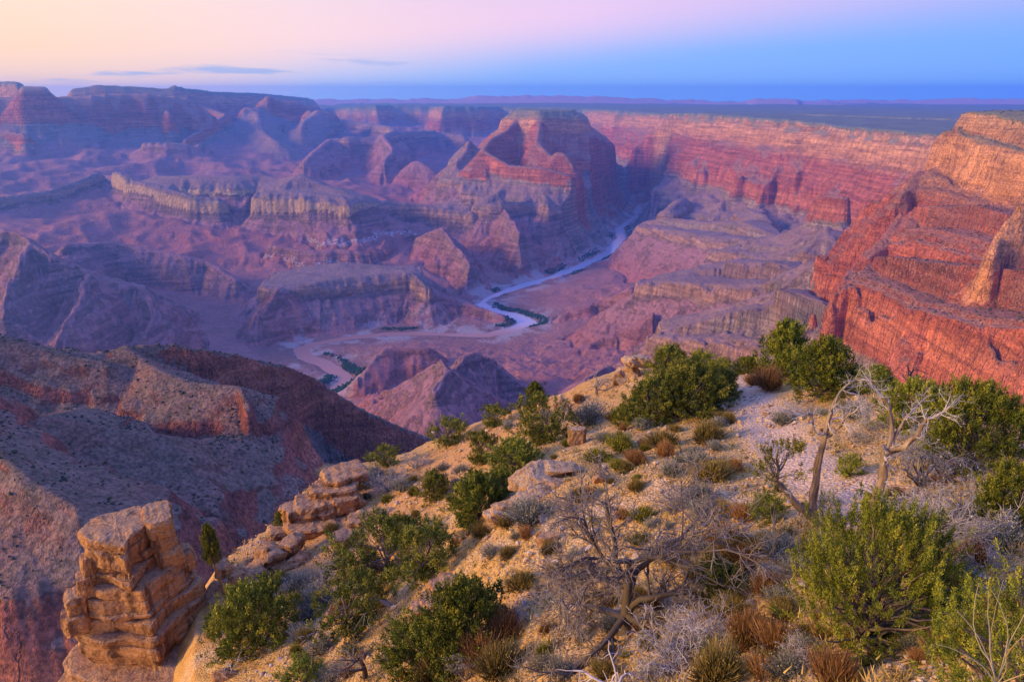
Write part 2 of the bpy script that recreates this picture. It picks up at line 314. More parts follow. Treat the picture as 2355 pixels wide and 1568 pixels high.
def apply(f):
    global H, S, HUE, SALT
    p = f['pts']; reach = (3200 if f['k'] >= 1 else 2800) * max(1, f['kx'] * .8)
    k = (x > p[:, 0].min() - reach) & (x < p[:, 0].max() + reach) & (y > p[:, 1].min() - reach) & (y < p[:, 1].max() + reach)
    idx = np.nonzero(k)[0]
    if not len(idx): return
    global R1, R2, R3
    xx, yy = x[idx], y[idx]; d, sa, zc = polyline_dist(xx, yy, p, f['closed'])
    d = d - np.where(d < 0, 0, np.minimum(d, .0035 * r_[idx]))
    if f['closed']:
        ins = inside(xx, yy, p); d[ins] *= -1
    so_ = f['hue'] == .5
    r1, r2, r3 = R1[idx], R2[idx], R3[idx]
    g = ridged(sa, d * .12 + 40 * r1, 140, 3, .6, 21)
    de = d + f['amp'] * (150 * r1 * sstep(20, 500, d) + 45 * r1 * sstep(0, 40, d) + 60 * r2 * sstep(5, 260, d) + 14 * r2 * sstep(0, 25, d) + 34 * g * sstep(40, 400, d)) + f['fine'] * 7 * r3 * sstep(0, 12, d)
    if f['hue']: up_ = sstep(-760, -680, col_z(np.maximum(de, 0) / f['kx'] + col_run(f['S0'], f['hue']), f['hue'])); de = de + up_ * f['fine'] * (9 * R5[idx] + 7 * R6[idx]) * sstep(0, 25, d)
    if f['hue'] == 1: de = de + up_ * (40 * R4[idx] + 40 * r2 + 40 * r1) * sstep(0, 90, d) + 8 * R5[idx]
    if so_: de = de + (20 * R4[idx] + 10 * r2) * sstep(0, 60, d)
    if f['closed']: de = de + f['amp'] * (40 * r1 + 14 * r2 + 6 * r3) * sstep(-150, 0, d) * sstep(60, 0, d)
    de = np.maximum(de, 0); so = f['hue']; r0 = col_run(f['S0'], so); B = f['brk']; d0 = max(0., col_run(B, so) - r0) * f['kx']
    Sf = col_z(np.minimum(de, d0) / f['kx'] + np.maximum(de - d0, 0) / f['klo'] + r0, so)
    h = zc + np.where(Sf > B, f['k'] * (Sf - f['S0']), f['k'] * min(0., B - f['S0']) + (Sf - min(f['S0'], B)))
    if f['closed']: h = h + np.where(ins, (8 * r2 + 4 * r3) * sstep(0, -120, d), 0)
    # gullied talus
    h = h + f['fine'] * np.where(Sf < -700, 5 * r3 + 7 * r2, 2 * r3) * sstep(30, 120, d)
    b = h > H[idx]; j = idx[b]; H[j] = h[b]; S[j] = Sf[b]; HUE[j] = f['hue']; SALT[j] = f['salt']
for f in FEATS: apply(f)
# plateau polygon: column falls outwards, top slopes gently away to the north-east
d, sa, zc = polyline_dist(x, y, PLATEAU, True); ins = inside(x, y, PLATEAU)
zp = np.interp(r_, [4000, 7000, 9000, 15000, 25000, 30000, 40000, 60000, 76000], [-250, -240, -262, -285, -350, -410, -565, -830, -1040])
top = zc + 10 * R1 + (zp - zc) * sstep(100, 2500, d) + 6 * F1
g = ridged(sa, d * .12 + 60 * R1, 520, 4, .55, 22)
sd = np.where(ins, -d, d)
de = (sd + 130 * R1 * sstep(20, 600, sd) + 110 * R1 + 70 * R2 * sstep(5, 260, sd) + 45 * R2 + (50 + 110 * sstep(0, 350, sd)) * g + 14 * R3) / 1.15
Sf = col_z(np.maximum(de, 0)); h = np.where(ins, top, zc) + .92 * Sf; ins = de <= 0
ok = (h > H) | ins
H = np.where(ok, h, H); S = np.where(ok, np.where(ins, 30, Sf), S); HUE = np.where(ok, 0, HUE); SALT = np.where(ok, 0, SALT)
# gorge of the side river cut into the plateau: the far lip shows
G = C((2500, 300, 7600), (2140, 284, 8000), (1950, 277, 8600), (1800, 272, 9300), (1640, 266, 10200))
d, sa, zc = polyline_dist(x, y, G); dg = d + 120 * R1 + 60 * R2
cut = -260 * sstep(420, 330, dg) * ins; H = H + cut; S = np.where((cut < -5) & ins, cut * .8, S)
# far cliffs on the horizon
def far_cliff(pts, run, hgt):
    global H, S, HUE
    p = C(*pts); d, sa, zc = polyline_dist(x, y, p); front = 1.0
    hh = zc - hgt * sstep(0, run, d + 250 * R1) - hgt * .5 * sstep(run, run * 4, d) - np.maximum(d - run * 4, 0)
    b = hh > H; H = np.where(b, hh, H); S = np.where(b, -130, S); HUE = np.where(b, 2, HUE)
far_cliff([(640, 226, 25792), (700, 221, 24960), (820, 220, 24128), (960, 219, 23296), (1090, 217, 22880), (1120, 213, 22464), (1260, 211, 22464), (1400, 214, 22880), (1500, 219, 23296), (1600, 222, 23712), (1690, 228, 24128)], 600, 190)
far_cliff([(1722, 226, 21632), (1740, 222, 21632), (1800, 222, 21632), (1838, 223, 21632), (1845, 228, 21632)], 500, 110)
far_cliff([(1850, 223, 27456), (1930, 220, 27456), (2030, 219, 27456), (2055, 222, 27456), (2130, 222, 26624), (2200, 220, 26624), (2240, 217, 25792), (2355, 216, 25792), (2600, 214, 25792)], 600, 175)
Hb = H.reshape(shape).copy(); Hb[1:-1] = (Hb[:-2] + 2 * Hb[1:-1] + Hb[2:]) / 4; Hb[:, 1:-1] = (Hb[:, :-2] + 2 * Hb[:, 1:-1] + Hb[:, 2:]) / 4
H = np.where(r_ > 3800, Hb.ravel(), H)
# gullies: noise drawn out along the fall line, deeper on long talus slopes
Hg = H.reshape(shape).copy()
for _ in range(6):
    Hg[1:-1] = (Hg[:-2] + 2 * Hg[1:-1] + Hg[2:]) / 4; Hg[:, 1:-1] = (Hg[:, :-2] + 2 * Hg[:, 1:-1] + Hg[:, 2:]) / 4
dHr = np.gradient(Hg, axis=0) / np.gradient(gr, axis=0); dHa = np.gradient(Hg, axis=1) / (np.gradient(ga, axis=1) * gr)
sa_, ca_ = np.sin(ga), np.cos(ga); hx = (dHr * sa_ + dHa * ca_).ravel(); hy = (dHr * ca_ - dHa * sa_).ravel(); sl = np.hypot(hx, hy); hx, hy = hx / (sl + 1e-3), hy / (sl + 1e-3)
def gully(lam, steps, stepl, seed):
    o = 0
    for k in range(-steps, steps + 1): o = o + np.abs(perlin((x + hx * k * stepl) / lam + seed, (y + hy * k * stepl) / lam - seed))
    o = o / (2 * steps + 1); return (o - .30) / .12
talus = sstep(.22, .55, sl) * (1 - .75 * sstep(1.1, 2.2, sl)) * np.clip(dd / 150, 0, 1)
wn = sstep(2600, 1500, r_); wf = sstep(8000, 13000, r_)
GU = gully(38, 3, 16, 3.3) * 3.2 * wn + gully(46, 3, 26, 9.1) * 3.0 * (1 - wn) * (1 - wf) + (gully(85, 3, 34, 7.7) * 6.5 * sstep(2800, 4600, r_) + gully(190, 3, 70, 1.9) * 15.0 * (1 - wn)) * (1 - .75 * wn) * (1 - wf) + gully(420, 2, 150, 5.1) * 34.0 * wf
H = H + np.clip(GU - 2, -48, 4) * talus * np.where(r_ > 24000, 0, 1) * np.interp(S, [-760, -690, -100, 0, 10], [1, .45, .35, .2, 0])
# the ground under the foreground ridge stays low
H = np.where(r_ < 420, np.minimum(H, -185 - (420 - r_) * .2 - r_ * .25), H)
H = np.minimum(H, RIVER_Z + np.interp(dd + 25 * R2, [-60, 0, 30, 110, 260, 420], [-8, 0, 10, 45, 300, 2000]))
nr, na = shape
i = np.arange((nr - 1) * na).reshape(nr - 1, na)[:, :-1]
quads = np.stack([i, i + 1, i + na + 1, i + na], -1).reshape(-1, 4)
canyon = mesh_obj('canyon_terrain', np.stack([x, y, H], -1), quads, None, False)
fattr(canyon, 'strat', S); fattr(canyon, 'hue', HUE); fattr(canyon, 'salt', SALT); fattr(canyon, 'wet', dr - wr)
tag(canyon, kind='structure')

def canyon_material():
    m, n, b = material('canyon_rock')
    at = lambda nm: n.add('ShaderNodeAttribute', attribute_name=nm).outputs['Fac']
    geo = n.add('ShaderNodeNewGeometry'); pos = geo.outputs['Position']
    nz = n.add('ShaderNodeSeparateXYZ'); n.l.new(geo.outputs['Normal'], nz.inputs[0]); nz = nz.outputs[2]
    big = n.noise(pos, .004, 5, .6); fine = n.noise(pos, .05, 6, .68); mid = n.noise(pos, .014, 4, .6)
    s = at('strat'); hue = at('hue'); salt = at('salt')
    s = n.m('ADD', s, n.m('MULTIPLY', n.m('SUBTRACT', big, .5), 60))
    f = n.rng(s, -1500, 50, smooth=False)
    P = lambda S_: (S_ + 1500) / 1550
    cliff = n.ramp(f, [(0, (.20, .10, .085)), (P(-1250), (.34, .12, .085)), (P(-1060), (.26, .14, .12)), (P(-960), (.22, .13, .11)), (P(-948), (.34, .19, .13)), (P(-885), (.38, .21, .14)), (P(-870), (.27, .19, .15)), (P(-700), (.30, .20, .15)), (P(-685), (.42, .125, .065)), (P(-600), (.47, .155, .08)), (P(-525), (.42, .115, .055)), (P(-510), (.34, .095, .055)), (P(-400), (.41, .125, .07)), (P(-300), (.38, .11, .06)), (P(-285), (.38, .13, .07)), (P(-225), (.52, .235, .10)), (P(-110), (.54, .26, .12)), (P(-50), (.42, .21, .10)), (P(0), (.44, .25, .13)), (P(25), (.19, .18, .11))])
    slope = n.ramp(f, [(0, (.22, .12, .09)), (P(-1400), (.34, .14, .105)), (P(-1250), (.36, .12, .09)), (P(-1100), (.31, .135, .115)), (P(-960), (.33, .155, .13)), (P(-870), (.25, .150, .12)), (P(-700), (.28, .155, .12)), (P(-600), (.31, .15, .095)), (P(-400), (.33, .135, .08)), (P(-260), (.31, .14, .08)), (P(-160), (.36, .20, .10)), (P(0), (.20, .18, .10)), (P(25), (.17, .175, .115))])
    # thin horizontal bedding
    sep = n.add('ShaderNodeSeparateXYZ'); n.l.new(pos, sep.inputs[0])
    zz = n.m('ADD', sep.outputs[2], n.m('MULTIPLY', big, 14))
    cz = n.add('ShaderNodeCombineXYZ'); n.l.new(n.m('MULTIPLY', sep.outputs[0], .004), cz.inputs[0]); n.l.new(n.m('MULTIPLY', sep.outputs[1], .004), cz.inputs[1]); n.l.new(n.m('MULTIPLY', zz, .045), cz.inputs[2])
    bedn = n.noise(cz.outputs[0], 1.0, 3.5, .6)
    bedv = n.rng(bedn, .32, .68, .80, 1.18)
    # ledges: saw-tooth risers along the beds, broken up sideways; joints: thin upright cracks
    def saw(lam, off):
        return n.m('FRACT', n.m('ADD', n.m('DIVIDE', sep.outputs[2], lam), n.m('MULTIPLY', n.noise(pos, .0035 + off, 4, .6), 4.0 + off * 150)))
    led = n.m('ADD', n.m('MULTIPLY', n.m('MULTIPLY', n.m('POWER', saw(44, 0.), 3.0), n.rng(n.noise(pos, .007, 3), .36, .60, .1, 1)), 13.0), n.m('MULTIPLY', n.m('POWER', saw(19, .006), 3.0), 2.4))
    jn = n.noise(n.mapv(pos, (.030, .030, .0022)), 1.0, 4, .62); joint = n.rng(n.m('ABSOLUTE', n.m('SUBTRACT', jn, .5)), 0, .028)
    crisp = n.rng(n.noise(n.mapv(pos, (.0016, .0016, .055)), 1.0, 3, .6), .44, .56, .82, 1.12)
    # vertical streaks on cliffs
    st = n.noise(n.mapv(pos, (.06, .06, .006)), 1.0, 4, .6)
    st2 = n.noise(n.mapv(pos, (.022, .022, .0025)), 1.0, 5, .6)
    cl = n.mix(1.0, cliff, n.m('MULTIPLY', crisp, n.m('MULTIPLY', bedv, n.rng(st2, .3, .7, .84, 1.14))), 'MULTIPLY')
    sl = n.mix(1.0, slope, n.m('MULTIPLY', n.rng(bedn, .3, .7, .86, 1.12), n.rng(fine, .3, .7, .82, 1.18)), 'MULTIPLY')
    k = n.rng(n.m('ADD', nz, n.m('MULTIPLY', n.m('SUBTRACT', fine, .5), .35)), .80, .62)
    c = n.mix(k, sl, cl)
    # the pale yellow cliff of the middle mesa
    c = n.mix(n.m('MULTIPLY', n.m('MULTIPLY', salt, k), n.m('MULTIPLY', n.rng(s, -965, -945), n.rng(s, -868, -885))), c, n.mix(1.0, (.48, .30, .16), n.rng(st, .3, .7, .7, 1.2), 'MULTIPLY'))
    # near orange promontory
    c = n.mix(n.m('MULTIPLY', n.rng(hue, .7, 1.0, 0, .5), n.rng(hue, 1.6, 1.2)), c, n.mix(1, c, (1.12, 1.0, .80), 'MULTIPLY'))
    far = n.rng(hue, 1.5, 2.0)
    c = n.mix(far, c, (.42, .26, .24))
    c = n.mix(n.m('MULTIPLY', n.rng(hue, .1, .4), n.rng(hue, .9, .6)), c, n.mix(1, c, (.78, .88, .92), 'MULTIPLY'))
    # brushy near ridge: tan grass patches
    brush = n.m('MULTIPLY', n.rng(hue, .1, .4), n.rng(hue, .9, .6))
    c = n.mix(n.m('MULTIPLY', n.m('MULTIPLY', brush, n.rng(nz, .66, .85)), n.rng(mid, .38, .58, .25, .85)), c, n.mix(n.rng(fine, .4, .6), (.165, .115, .066), (.235, .15, .095)))
    tiny = n.noise(pos, .22, 4, .7); nearm = n.rng(hue, .1, .4, 0, 1)
    c = n.mix(nearm, c, n.mix(1.0, c, n.rng(tiny, .35, .65, .62, 1.42), 'MULTIPLY'))
    # white salt beds
    sm = n.m('MULTIPLY', n.m('MULTIPLY', salt, n.m('MULTIPLY', n.rng(s, -1180, -1165), n.rng(s, -1130, -1145))), n.rng(fine, .44, .60))
    c = n.mix(n.m('MULTIPLY', sm, .5), c, (.60, .56, .56))
    # pale sand along the water
    wet = at('wet')
    c = n.mix(n.m('MULTIPLY', n.rng(wet, 260, 40), n.rng(n.noise(pos, .006, 3), .48, .58, 0, .7)), c, (.42, .33, .29))
    n.l.new(c, b.inputs['Base Color'])
    bp = n.add('ShaderNodeBump'); bp.inputs['Strength'].default_value = .9; bp.inputs['Distance'].default_value = 1.0
    hgt = n.m('ADD', n.m('ADD', n.m('MULTIPLY', fine, 16.0), n.m('MULTIPLY', n.m('MULTIPLY', tiny, 5.0), nearm)), n.m('ADD', n.m('MULTIPLY', mid, 16.0), n.m('MULTIPLY', n.m('ADD', n.m('MULTIPLY', led, 1.0), n.m('ADD', n.m('MULTIPLY', joint, 7.0), n.m('MULTIPLY', st2, 20.0))), k)))
    n.l.new(hgt, bp.inputs['Height']); n.l.new(bp.outputs[0], b.inputs['Normal'])
    return m
canyon.data.materials.append(canyon_material())

# distant junipers on the brushy slopes and green thickets along the river: beyond counting
def blobs(name, px_, py_, pz_, size, colr, seed):
    rs = np.random.RandomState(seed); n_ = len(px_); base = np.array([(1, 0, .5), (.3, .95, .45), (-.8, .6, .5), (-.8, -.6, .45), (.3, -.95, .5), (0, 0, 1.25), (0, 0, -.3)])
    fb = np.array([(0, 1, 5), (1, 2, 5), (2, 3, 5), (3, 4, 5), (4, 0, 5), (1, 0, 6), (2, 1, 6), (3, 2, 6), (4, 3, 6), (0, 4, 6)])
    V = base[None] * rs.uniform(.6, 1.35, (n_, 7, 1)) * size[:, None, None] + np.stack([px_, py_, pz_], -1)[:, None]
    m, n, b = material(name + '_leaf'); n.l.new(n.ramp(n.noise(n.add('ShaderNodeNewGeometry').outputs['Position'], .12, 2), [(.3, tuple(v * .6 for v in colr)), (.7, colr)]), b.inputs['Base Color'])
    return tag(mesh_obj(name, V.reshape(-1, 3), (fb[None] + np.arange(n_)[:, None, None] * 7).reshape(-1, 3), m), kind='stuff')
rs = np.random.RandomState(3); hg = H.reshape(shape); slope_ = sl
sel = np.nonzero((HUE == .5) & (r_ > 480) & (r_ < 1500) & (slope_ < .95) & (S > -640))[0]; sel = rs.choice(sel, 4200, p=(lambda q: q / q.sum())((.15 + np.clip(.5 + F2[sel], 0, 1.5) ** 2) * r_[sel] ** 2 * 1.))
blobs('distant_junipers', x[sel], y[sel], H[sel], rs.uniform(.5, 1.7, len(sel)) * np.where(rs.rand(len(sel)) < .15, 1.6, 1), (.055, .065, .03), 4)
sel = np.nonzero((HUE == 1) & (r_ > 900) & (r_ < 3300) & (slope_ < .8))[0]; sel = rs.choice(sel, 2600)
blobs('promontory_shrubs', x[sel], y[sel], H[sel], rs.uniform(1.2, 3.0, len(sel)), (.075, .075, .035), 5)
wet_ = dr - wr; sel = np.nonzero((wet_ > 6) & (wet_ < 60) & (r_ < 7600) & (r_ > 3000) & (H < RIVER_Z + 40) & (fbm(x, y, 420, 2, .5, 71) > .02) & (np.abs(ga.ravel()) < .62))[0]; sel = rs.choice(sel, 4200)
blobs('riverside_thicket', x[sel] + rs.randn(len(sel)) * 8, y[sel] + rs.randn(len(sel)) * 8, H[sel], rs.uniform(3, 7.5, len(sel)), (.035, .075, .035), 6)

# the river: a sheet of muddy water on its own level, the banks rise out of it
def river_obj():
    P_ = np.array(RIVER); vs = []; fs = []
    for i in range(len(P_)):
        a = P_[max(0, i - 1)][:2]; b_ = P_[min(len(P_) - 1, i + 1)][:2]; t = (b_ - a) / np.linalg.norm(b_ - a); nn = np.array([-t[1], t[0]]) * (RIVER_W[i] * 1.9 + 30)
        for s_ in (-1, 1): vs.append((P_[i][0] + s_ * nn[0], P_[i][1] + s_ * nn[1], RIVER_Z))
        if i: fs.append((2 * i - 2, 2 * i - 1, 2 * i + 1, 2 * i))
    m, n, b = material('river_water')
    b.inputs['Specular IOR Level'].default_value = .5
    gy_ = n.add('ShaderNodeSeparateXYZ'); n.l.new(n.add('ShaderNodeNewGeometry').outputs['Position'], gy_.inputs[0])
    n.l.new(n.mix(n.rng(gy_.outputs[1], 3950, 4250), (.42, .19, .13), (.50, .44, .46)), b.inputs['Base Color']); n.l.new(n.rng(gy_.outputs[1], 3950, 4250, .32, .10), b.inputs['Roughness']); n.l.new(n.rng(gy_.outputs[1], 3950, 4250, .12, .5), b.inputs['Specular IOR Level'])      # red silt in the lower reach; upper reach painted pale like the sky it reflects
    bp = n.add('ShaderNodeBump'); bp.inputs['Strength'].default_value = .25; bp.inputs['Distance'].default_value = .6
    n.l.new(n.noise(n.add('ShaderNodeNewGeometry').outputs['Position'], .08, 4, .6), bp.inputs['Height']); n.l.new(bp.outputs[0], b.inputs['Normal'])
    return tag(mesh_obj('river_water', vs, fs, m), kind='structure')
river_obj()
print('canyon', len(x), shape, time.time() - T0)

# ================================================================== the foreground ridge
GP = [(1720, 866, 49), (1690, 905, 43), (1750, 955, 37), (1770, 1015, 31), (1900, 1105, 24), (1865, 1205, 18.6), (2005, 1185, 19.3), (1990, 1482, 10.6), (2000, 1568, 9.3), (1600, 1568, 10.6), (1700, 1350, 14.6),
      (2355, 1560, 7.5), (2200, 1300, 14.), (2330, 1180, 17.5), (2150, 1080, 23), (2300, 1050, 25), (2050, 960, 32), (1960, 900, 39), (1850, 885, 45), (1420, 1450, 14.6), (1230, 1568, 13.6), (900, 1568, 19), (700, 1568, 24), (560, 1568, 28),
      (1150, 1270, 24), (1000, 1350, 25), (820, 1450, 26.5), (1300, 1160, 25.5), (1450, 1060, 31), (1600, 1060, 28.5), (1250, 1080, 31), (1500, 960, 39), (1600, 940, 40), (1000, 1130, 42), (1110, 1060, 46), (1200, 1000, 46), (1300, 950, 50), (1400, 900, 52), (1455, 860, 54),
      (1130, 975, 57), (1010, 1022, 59), (880, 1070, 59), (760, 1100, 57), (720, 1290, 43), (640, 1400, 37), (560, 1480, 32.5), (500, 1530, 33), (560, 1340, 42), (500, 1400, 40), (800, 1200, 46), (900, 1180, 42)]
SKY = [(540, 1760, 24), (520, 1640, 27.5), (500, 1560, 31), (488, 1500, 35), (492, 1440, 39), (505, 1380, 43), (530, 1315, 48), (600, 1275, 50), (660, 1240, 53), (715, 1150, 57), (760, 1098, 59), (880, 1066, 61), (1010, 1018, 61), (1130, 970, 60), (1290, 905, 57), (1400, 862, 58), (1500, 850, 57), (1600, 860, 54), (1720, 864, 52), (1850, 884, 47), (1980, 905, 41), (2080, 960, 36), (2200, 1010, 30), (2330, 1060, 26), (2500, 1180, 20), (2900, 1500, 14)]
gp = np.array([atr(*p) for p in GP]); sky = np.array([atr(*p) for p in SKY])
def _tps(a, b):
    d2 = (a[:, None, 0] - b[None, :, 0]) ** 2 + (a[:, None, 1] - b[None, :, 1]) ** 2
    return .5 * d2 * np.log(d2 + 1e-9)
_n = len(gp); _A = np.zeros((_n + 3, _n + 3)); _A[:_n, :_n] = _tps(gp, gp) + np.eye(_n) * 6.0
_A[:_n, _n:] = np.c_[np.ones(_n), gp[:, :2]]; _A[_n:, :_n] = _A[:_n, _n:].T
_wt = np.linalg.solve(_A, np.r_[gp[:, 2], 0, 0, 0])
_poly = np.vstack([sky, [[30, -5, 0], [-40, -5, 0]]])
def zfg(x, y, detail=True):
    x = np.atleast_1d(np.asarray(x, float)); y = np.atleast_1d(np.asarray(y, float))
    p = np.c_[x, y]; d, _, zc = polyline_dist(x, y, sky); ins = inside(x, y, _poly)
    q = p.copy(); z = np.zeros(len(p))
    for i in range(0, len(p), 20000):
        k = slice(i, i + 20000); z[k] = _tps(p[k], gp) @ _wt[:_n] + _wt[_n] + p[k] @ _wt[_n + 1:]
    out = ~ins
    z = np.where(out, np.minimum(z, zc + .3) - np.maximum(d - 1.0, 0) * 1.35, z - 1.2 * np.exp(-d / 1.5) * 0)
    if detail:
        z = z + .30 * fbm(x, y, 5.5, 3, .5, 31) + .10 * ridged(x, y, 1.7, 3, .55, 32) + .035 * fbm(x, y, .5, 2, .6, 33)
    # ground right below the camera falls away under the viewpoint ledge
    return np.minimum(z, -4.0 - .2 * np.hypot(x, y)) if True else z
def ground_at(px, py):
    d = ray(px, py); L = math.hypot(d[0], d[1]); rr = np.linspace(4, 75, 700)
    pts = d[None, :] * (rr / L)[:, None]; below = pts[:, 2] < zfg(pts[:, 0], pts[:, 1])
    k = np.argmax(below)
    if not below.any(): return atr(px, py, 55)
    return pts[k]
def gz(x, y): return float(zfg(x, y)[0])

fa = np.radians(np.arange(-54, 54.01, .21)); fr = [3.0]
while fr[-1] < 70: fr.append(fr[-1] * 1.0155)
while fr[-1] < 300: fr.append(fr[-1] * 1.08)
fr = np.array(fr); R_, A_ = np.meshgrid(fr, fa, indexing='ij'); fx = (R_ * np.sin(A_)).ravel(); fy = (R_ * np.cos(A_)).ravel()
fz = zfg(fx, fy); nr, na = R_.shape
i = np.arange((nr - 1) * na).reshape(nr - 1, na)[:, :-1]
ridge_ground = mesh_obj('ridge_ground', np.stack([fx, fy, fz], -1), np.stack([i, i + 1, i + na + 1, i + na], -1).reshape(-1, 4), None, True)
tag(ridge_ground, kind='structure')
# worn path: distance to its centre line
PATH = np.array([ground_at(*p) for p in [(1725, 872), (1715, 905), (1740, 945), (1765, 985), (1790, 1020), (1850, 1075), (1920, 1110), (1985, 1150), (2010, 1190)]])
pd, _, _ = polyline_dist(fx, fy, PATH); fattr(ridge_ground, 'path', pd)
lf, _, _ = polyline_dist(fx, fy, np.array([atr(1150, 1000, 52), atr(900, 1130, 46), atr(760, 1260, 42)])); fattr(ridge_ground, 'flank', lf)
def ground_material():
    m, n, b = material('ridge_soil')
    at = lambda nm: n.add('ShaderNodeAttribute', attribute_name=nm).outputs['Fac']
    pos = n.add('ShaderNodeNewGeometry').outputs['Position']
    big = n.noise(pos, .35, 5, .6); mid = n.noise(pos, 1.6, 5, .65); fine = n.noise(pos, 9, 4, .7)
    vo = n.add('ShaderNodeTexVoronoi'); n.l.new(pos, vo.inputs['Vector']); vo.inputs['Scale'].default_value = 9.0
    vc = n.add('ShaderNodeSeparateColor'); n.l.new(vo.outputs['Color'], vc.inputs[0])
    soil = n.ramp(mid, [(.25, (.34, .165, .042)), (.5, (.52, .285, .068)), (.75, (.63, .40, .14))])
    pale = n.ramp(vc.outputs[0], [(0, (.36, .20, .085)), (.5, (.56, .36, .17)), (1, (.72, .53, .31))])
    c = n.mix(n.rng(big, .46, .68, 0, .6), soil, pale)
    orange = n.ramp(mid, [(.25, (.42, .19, .055)), (.6, (.58, .29, .09)), (.8, (.60, .36, .16))])
    c = n.mix(n.m('MULTIPLY', n.rng(at('flank'), 13, 4), n.rng(big, .3, .5, .35, .9)), c, orange)
    pth = n.m('MULTIPLY', n.rng(n.m('ADD', at('path'), n.m('MULTIPLY', mid, 1.4)), 2.8, 1.2), .85)
    c = n.mix(pth, c, n.ramp(fine, [(.3, (.52, .33, .19)), (.7, (.68, .48, .31))]))
    c = n.mix(1.0, c, n.rng(fine, .3, .7, .75, 1.2), 'MULTIPLY')
    n.l.new(c, b.inputs['Base Color'])
    bp = n.add('ShaderNodeBump'); bp.inputs['Strength'].default_value = .8; bp.inputs['Distance'].default_value = 1.0
    n.l.new(n.m('ADD', n.m('MULTIPLY', fine, .035), n.m('ADD', n.m('MULTIPLY', mid, .10), n.m('MULTIPLY', vo.outputs['Distance'], -.10))), bp.inputs['Height'])
    n.l.new(bp.outputs[0], b.inputs['Normal'])
    return m
ridge_ground.data.materials.append(ground_material())

# ------------------------------------------------------------------ rocks
def vnoise3(p, lam, oct=3, gain=.5, seed=0):
    o = np.zeros(len(p)); a = 1.; q = p / lam + seed * 3.7
    for k in range(oct):
        o += a * (perlin(q[:, 0] + q[:, 2] * .71, q[:, 1] - q[:, 2] * .53) + perlin(q[:, 1] + 31.7, q[:, 2] + 11.3) + perlin(q[:, 2] * 1.1 + 7.1, q[:, 0] + 3.9)) / 1.7
        a *= gain; q = q * 2.05 + 1.7
    return o
def rock_material(name, warm, pale, dark):
    m, n, b = material(name)
    geo = n.add('ShaderNodeNewGeometry'); pos = geo.outputs['Position']
    sep = n.add('ShaderNodeSeparateXYZ'); n.l.new(geo.outputs['Normal'], sep.inputs[0])
    mid = n.noise(pos, .9, 6, .65); fine = n.noise(pos, 7, 5, .7)
    bed = n.noise(n.mapv(pos, (.12, .12, 3.2)), 1.0, 5, .65); streak = n.noise(n.mapv(pos, (1.8, 1.8, .18)), 1.0, 5, .65)
    c = n.ramp(bed, [(.25, tuple(v * .72 for v in warm)), (.5, warm), (.72, tuple(v * 1.22 for v in warm))])
    c = n.mix(n.rng(streak, .45, .63, 0, .85), c, dark)
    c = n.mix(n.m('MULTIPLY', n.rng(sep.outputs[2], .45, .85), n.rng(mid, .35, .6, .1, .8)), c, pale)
    c = n.mix(n.rng(n.noise(pos, 2.6, 4, .7), .58, .68, 0, .6), c, (.27, .25, .16))
    c = n.mix(n.rng(n.noise(pos, 4.2, 5, .75), .56, .64, 0, .55), c, dark)
    c = n.mix(1.0, c, n.rng(fine, .3, .7, .72, 1.22), 'MULTIPLY'); n.l.new(c, b.inputs['Base Color'])
    bp = n.add('ShaderNodeBump'); bp.inputs['Strength'].default_value = .9; bp.inputs['Distance'].default_value = 1.0
    n.l.new(n.m('ADD', n.m('MULTIPLY', fine, .11), n.m('ADD', n.m('MULTIPLY', mid, .30), n.m('MULTIPLY', bed, .34))), bp.inputs['Height'])
    n.l.new(bp.outputs[0], b.inputs['Normal'])
    return m
ROCK = rock_material('ledge_sandstone', (.46, .22, .075), (.44, .25, .12), (.10, .045, .02))
ROCK2 = rock_material('pale_limestone', (.50, .28, .115), (.50, .34, .18), (.18, .095, .04))
STONE = rock_material('loose_stone', (.60, .40, .20), (.70, .53, .33), (.36, .20, .09))

